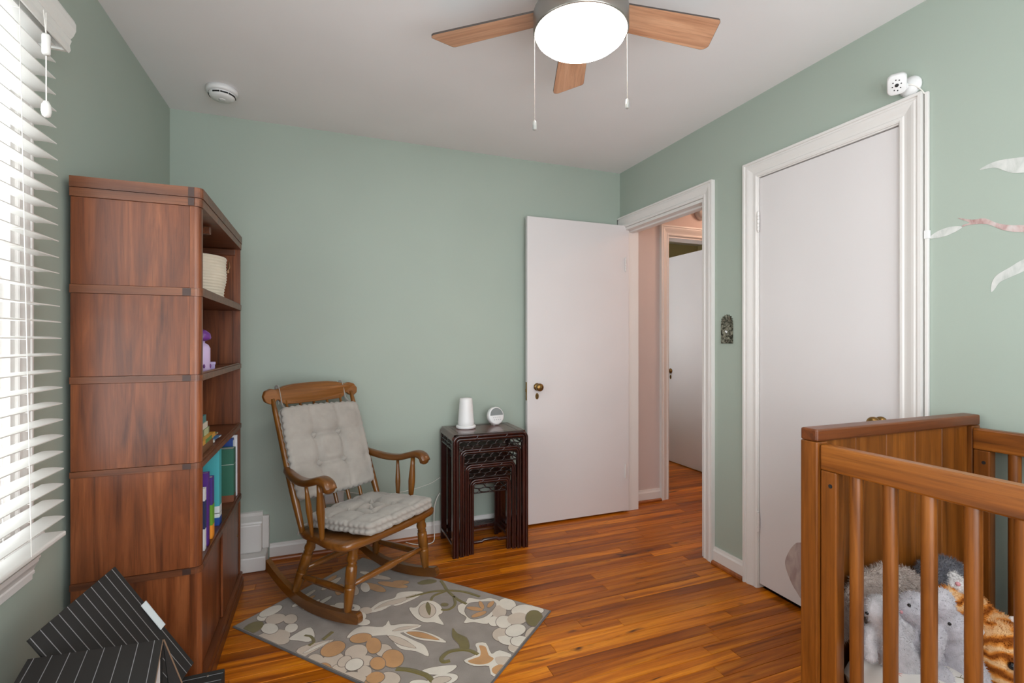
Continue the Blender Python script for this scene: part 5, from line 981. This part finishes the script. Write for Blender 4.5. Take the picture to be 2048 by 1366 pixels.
# ================================================================== CEILING FAN
FC = (.762, 1.368)
fan = thing('ceiling_fan', 'five-blade ceiling fan with oak-look blades and lit drum lamp', 'ceiling fan', (FC[0], FC[1], H))
MB().lathe([(.07, -.001), (.075, -.006), (.075, -.05), (.11, -.07), (.125, -.09), (.125, -.135), (.10, -.168)], 40).build('motor_housing', M['nickel'], fan)
MB().lathe([(.10, -.165), (.147, -.168), (.151, -.174), (.151, -.236), (.149, -.240), (.144, -.240), (.144, -.20), (.10, -.19)], 56).build('lamp_ring', M['nickel'], fan)
MB().lathe([(.142, -.21), (.143, -.240), (.140, -.250), (.126, -.262), (.09, -.270), (.045, -.274), (.003, -.275)], 56).build('lamp_bowl', M['lamp'], fan)
for ang in (67.3, 139.3, 211.3, 283.3, 355.3):
    T = Matrix.Rotation(math.radians(ang), 4, 'Z') @ Matrix.Translation((0, 0, -.158)) @ Matrix.Rotation(math.radians(-11), 4, 'X')
    ol = [(.135, -.050)]+[(.470+.014*math.sin(t), -.066+.014-.014*math.cos(t)) for t in [math.pi/2*j/5 for j in range(6)]]+[(.512-.022+.022*math.cos(t), .060-.022+.022*math.sin(t)) for t in [math.pi/2*j/5 for j in range(6)]]+[(.135, .050)]
    bd = MB().prism(ol, -.0028, .0028).build('blade', M['fanwood'], fan); bd.matrix_local = T
    edge = MB(); k = len(ol); edge.add([(x*1.0, y, z) for z in (-.0029, .0033) for x, y in [(q[0]+(.0008 if q[0] > .2 else 0), q[1]*1.008) for q in ol]], [(j, (j+1) % k, k+(j+1) % k, k+j) for j in range(k)]+[list(range(k, 2*k))]); edge.build('blade_edge', M['dark_edge'], bd)
    br = MB().box(.09, .165, -.022, .022, .003, .008, .002); br.build('blade_bracket', M['nickel'], bd)
cvec = (math.cos(math.radians(21.088)), -math.sin(math.radians(21.088)))
for sgn, zb, rr_ in ((-1, 1.893, .147), (1, 1.962, .149)):
    px, py = cvec[0]*sgn*rr_, cvec[1]*sgn*rr_; mb = MB(); z = -.236; zl = zb-H
    mb.tube([(px, py, z), (px, py, zl+.03)], .0007, 5)
    while z > zl+.03: mb.ball((px, py, z), .0016, 6); z -= .0042
    ch = mb.build('pull_chain', M['nickel'], fan)
    MB().lathe([(.0015, zl+.032), (.0045, zl+.030), (.006, zl+.026), (.0072, zl+.015), (.0062, zl+.002), (.003, zl)], 8, Matrix.Translation((px, py, 0)), smooth=False).build('pendant', plain('pewter_crystal', (176, 178, 174), .15, .5), ch)

# ================================================================== SMALL WALL AND CEILING THINGS
def detector(t, T, r=.068, slots=10):
    MB().lathe([(r, 0), (r*1.0, .018), (r*.93, .024), (r*.86, .024)], 36, T).build('base', M['white'], t)
    MB().lathe([(r*.84, .02), (r*.82, .036), (r*.70, .046), (r*.3, .050), (.004, .050)], 36, T).build('cover', M['white'], t)
    mb = MB()
    for j in range(slots):
        if j % 5 == 4: continue
        a = j*math.pi/5; c, s = math.cos(a), math.sin(a); q = T @ Matrix.Rotation(a, 4, 'Z'); mb.box(r*.74, r*.835, -.016, .016, .031, .0375, M=q)
    mb.build('vent_slot', M['darkslot'], t)
    MB().lathe([(r*.22, .0495), (r*.22, .0515), (r*.1, .052)], 16, T).build('test_button', M['white'], t)
sd = thing('smoke_detector', 'round white smoke detector on the bedroom ceiling near the back wall', 'smoke detector', (-.462, 2.70, H))
detector(sd, Matrix.Translation((0, 0, -.0008)) @ Matrix.Rotation(math.pi, 4, 'X'))
hd = thing('smoke_detector', 'round white smoke detector on the hallway wall above the far door', 'smoke detector', (2.80, 3.08, 2.245))
detector(hd, Matrix.Translation((0, -.0008, 0)) @ Matrix.Rotation(math.pi/2, 4, 'X'), .062, 2)
# ornamental metal switch plate
sw = thing('switch_plate', 'ornate dark metal plate with shell top on the green wall', 'wall plate', (XR, 2.008, 1.208))
ol = [(-.040, 0), (-.040, .105), (-.036, .122)]
for j in range(9):
    a = math.pi-math.pi*j/8; ol += [(.0335*math.cos(a+.19), .118+.030*math.sin(a+.19)), (.041*math.cos(a), .118+.038*math.sin(a))]
ol += [(.036, .122), (.040, .105), (.040, 0)]
Tsw = Matrix(((0, 0, -1, 0), (1, 0, 0, 0), (0, 1, 0, 0), (0, 0, 0, 1)))
mm = Mat('tarnished_pewter'); v = mm.coords((1, 1, 1)); nz = mm.noise(v, 75, 5); mm.bump(nz, .9, .004); M['pewter'] = mm.set(mm.ramp(nz, [(.40, lin((60, 60, 50))), (.62, lin((165, 163, 147)))]), .35, .8)
MB().prism(ol, .001, .006, Tsw).build('plate', M['pewter'], sw)
mb = MB()
for j in range(9):
    a = math.pi*(j+.5)/9; mb.tube([Tsw @ Vector((.006*math.cos(a), .118+.004*math.sin(a), .006)), Tsw @ Vector((.034*math.cos(a), .118+.031*math.sin(a), .0062))], [.0012, .0028], 6)
mb.build('shell_relief', M['pewter'], sw)
mb = MB(); rr_ = random.Random(2)
for j in range(26): mb.ball(Tsw @ Vector((rr_.uniform(-.032, .032), rr_.uniform(.008, .108), .005)), (.003, rr_.uniform(.003, .008), rr_.uniform(.003, .008)), 8)
mb.build('floral_relief', M['pewter'], sw)
tg = MB(); tg.tube([(-.005, 0, .060), (-.016, -.002, .066)], [.006, .004], 10); tg.build('switch_toggle', M['white'], sw)
# wall leaf stickers
def sticker(name, pts, label, mat, face_x=XR, grp=None, k=4):
    c = (sum(p[0] for p in pts)/len(pts), sum(p[1] for p in pts)/len(pts)); P = smooth_closed([(p[0]-c[0], p[1]-c[1]) for p in pts], k)
    Tm = Matrix(((0, 0, -1, 0), (1, 0, 0, 0), (0, 1, 0, 0), (0, 0, 0, 1)))
    o = MB().prism([(p.x, p.y) for p in P], .0006, .0012, Tm).build(name, mat); o.location = (face_x, c[0], c[1]); return tag(o, label, 'wall sticker', grp)
def stm(name, a, b, c):
    m = Mat(name); v = m.coords((1, 30, 14)); n = m.noise(v, 1, 4, .6); return m.set(m.ramp(n, [(.3, lin(a)), (.5, lin(b)), (.7, lin(c))]), .7, 0, .2)
pale = stm('pale_leaf_print', (176, 182, 176), (200, 202, 198), (214, 214, 210)); rosy = stm('rosy_twig_print', (150, 108, 104), (192, 168, 164), (210, 204, 202)); petal = stm('mauve_petal_print', (158, 138, 134), (176, 160, 156), (190, 176, 170))
sticker('leaf_sticker', [(.936, 1.783), (.917, 1.793), (.886, 1.797), (.829, 1.788), (.76, 1.775), (.70, 1.748), (.74, 1.735), (.80, 1.735), (.85, 1.745), (.873, 1.759), (.898, 1.778)], 'pale grey leaf sticker highest on the green wall above the crib', pale)
sticker('leaf_sticker', [(1.080, 1.588), (1.055, 1.606), (1.018, 1.614), (.983, 1.608), (.993, 1.598), (1.025, 1.586), (1.059, 1.583)], 'small pale leaf sticker touching the closet casing clip', pale)
sticker('twig_sticker', [(.997, 1.640), (.956, 1.624), (.923, 1.621), (.886, 1.595), (.829, 1.578), (.72, 1.570), (.62, 1.575), (.62, 1.560), (.72, 1.550), (.829, 1.557), (.879, 1.574), (.917, 1.601), (.963, 1.609), (.984, 1.606), (.980, 1.613), (.963, 1.616)], 'rosy brown twig sticker stretching across the green wall', rosy, k=3)
sticker('leaf_sticker', [(.907, 1.381), (.905, 1.41), (.892, 1.433), (.861, 1.453), (.829, 1.473), (.76, 1.500), (.70, 1.505), (.76, 1.470), (.829, 1.436), (.861, 1.421), (.886, 1.408), (.898, 1.388)], 'pale curved leaf sticker lowest on the green wall', pale)
sticker('petal_sticker', [(1.66, .175), (1.652, .221), (1.621, .279), (1.584, .31), (1.50, .32), (1.46, .27), (1.50, .14), (1.56, .055), (1.604, .081), (1.634, .117)], 'mauve grey petal sticker low on the closet door', petal, XR+.002)
# baby monitor camera and its cable trunking
bm_ = thing('baby_monitor_camera', 'white swivel baby monitor camera mounted above the closet casing', 'camera', (XR, 1.135, 2.14))
Tb = Matrix.Rotation(-math.pi/2, 4, 'Y')
MB().lathe([(.034, .0005), (.036, .004), (.036, .010), (.026, .018), (.012, .022)], 28, Matrix.Translation((0, .0, .012)) @ Tb).build('wall_mount', M['white'], bm_)
MB().ball((-.030, .010, .012), .016, 14).build('swivel_ball', M['white'], bm_)
dirc = Vector((-.62, -.35, -.55)).normalized(); Th = Matrix.Translation((-.050, .020, .024)) @ Vector((0, 0, 1)).rotation_difference(dirc).to_matrix().to_4x4() @ Matrix.Rotation(.5, 4, 'Z')
hd_ = MB(); 
rings = []; 
for z_, s_ in ((-.020, .55), (-.016, .82), (-.006, 1.0), (.010, 1.0), (.017, .94), (.0195, .85)): rings.append([(x*s_, y*s_, z_) for x, y in rrect(-.036, .036, -.029, .029, .018)])
k = len(rings[0]); hd_.add([p for r_ in rings for p in r_], [[i*k+j, i*k+(j+1) % k, (i+1)*k+(j+1) % k, (i+1)*k+j] for i in range(5) for j in range(k)]+[list(range(k))[::-1], [5*k+j for j in range(k)]], Th, 0, True)
head = hd_.build('camera_head', M['white'], bm_)
mb = MB(); mb.lathe([(.006, .0195), (.006, .0208), (.003, .0212)], 14, Th)
for j in range(8): a = j*math.pi/4+.2; mb.lathe([(.0022, .0195), (.0022, .0204), (.001, .0206)], 8, Th @ Matrix.Translation((.019*math.cos(a), .013*math.sin(a), 0)))
mb.build('lens_dots', M['darkslot'], head)
B(-.0125, -.0115, .006, .026, -.012, -.006).build('rating_label', M['grille'], bm_)
MB().tube(smooth_open([(-.045, .02, .016), (-.024, -.01, .012), (-.014, -.030, -.008), (-.010, -.047, -.036)], 6), .0022, 8).build('cable', M['cordw'], bm_)
tk = thing('cable_trunking', 'white cable trunking strip running down beside the closet casing', 'cable trunking', (XR, 1.0835, 1.0))
B(XR-.012, XR-.0005, 1.077, 1.0885, .10, 2.108, .002).build('channel', M['trim'], tk, True); B(XR-.0145, XR-.0005, 1.0745, 1.0895, 1.585, 1.615, .002).build('clip', M['white'], tk, True)
# hallway ceiling lamp (lights the hall)
hl = thing('hall_ceiling_lamp', 'round flush ceiling lamp in the hallway', 'ceiling lamp', (3.3, 2.48, H))
MB().lathe([(.13, -.001), (.135, -.01), (.13, -.025), (.10, -.028)], 28).build('pan', M['trim'], hl)
lm = Mat('warm_lamp_glass'); lm.set(lin((255, 236, 220)), .4); lm.b.inputs['Emission Color'].default_value = (1, .64, .46, 1); lm.b.inputs['Emission Strength'].default_value = 50
MB().lathe([(.12, -.026), (.118, -.05), (.09, -.085), (.04, -.10), (.003, -.102)], 28).build('shade', lm.m, hl)
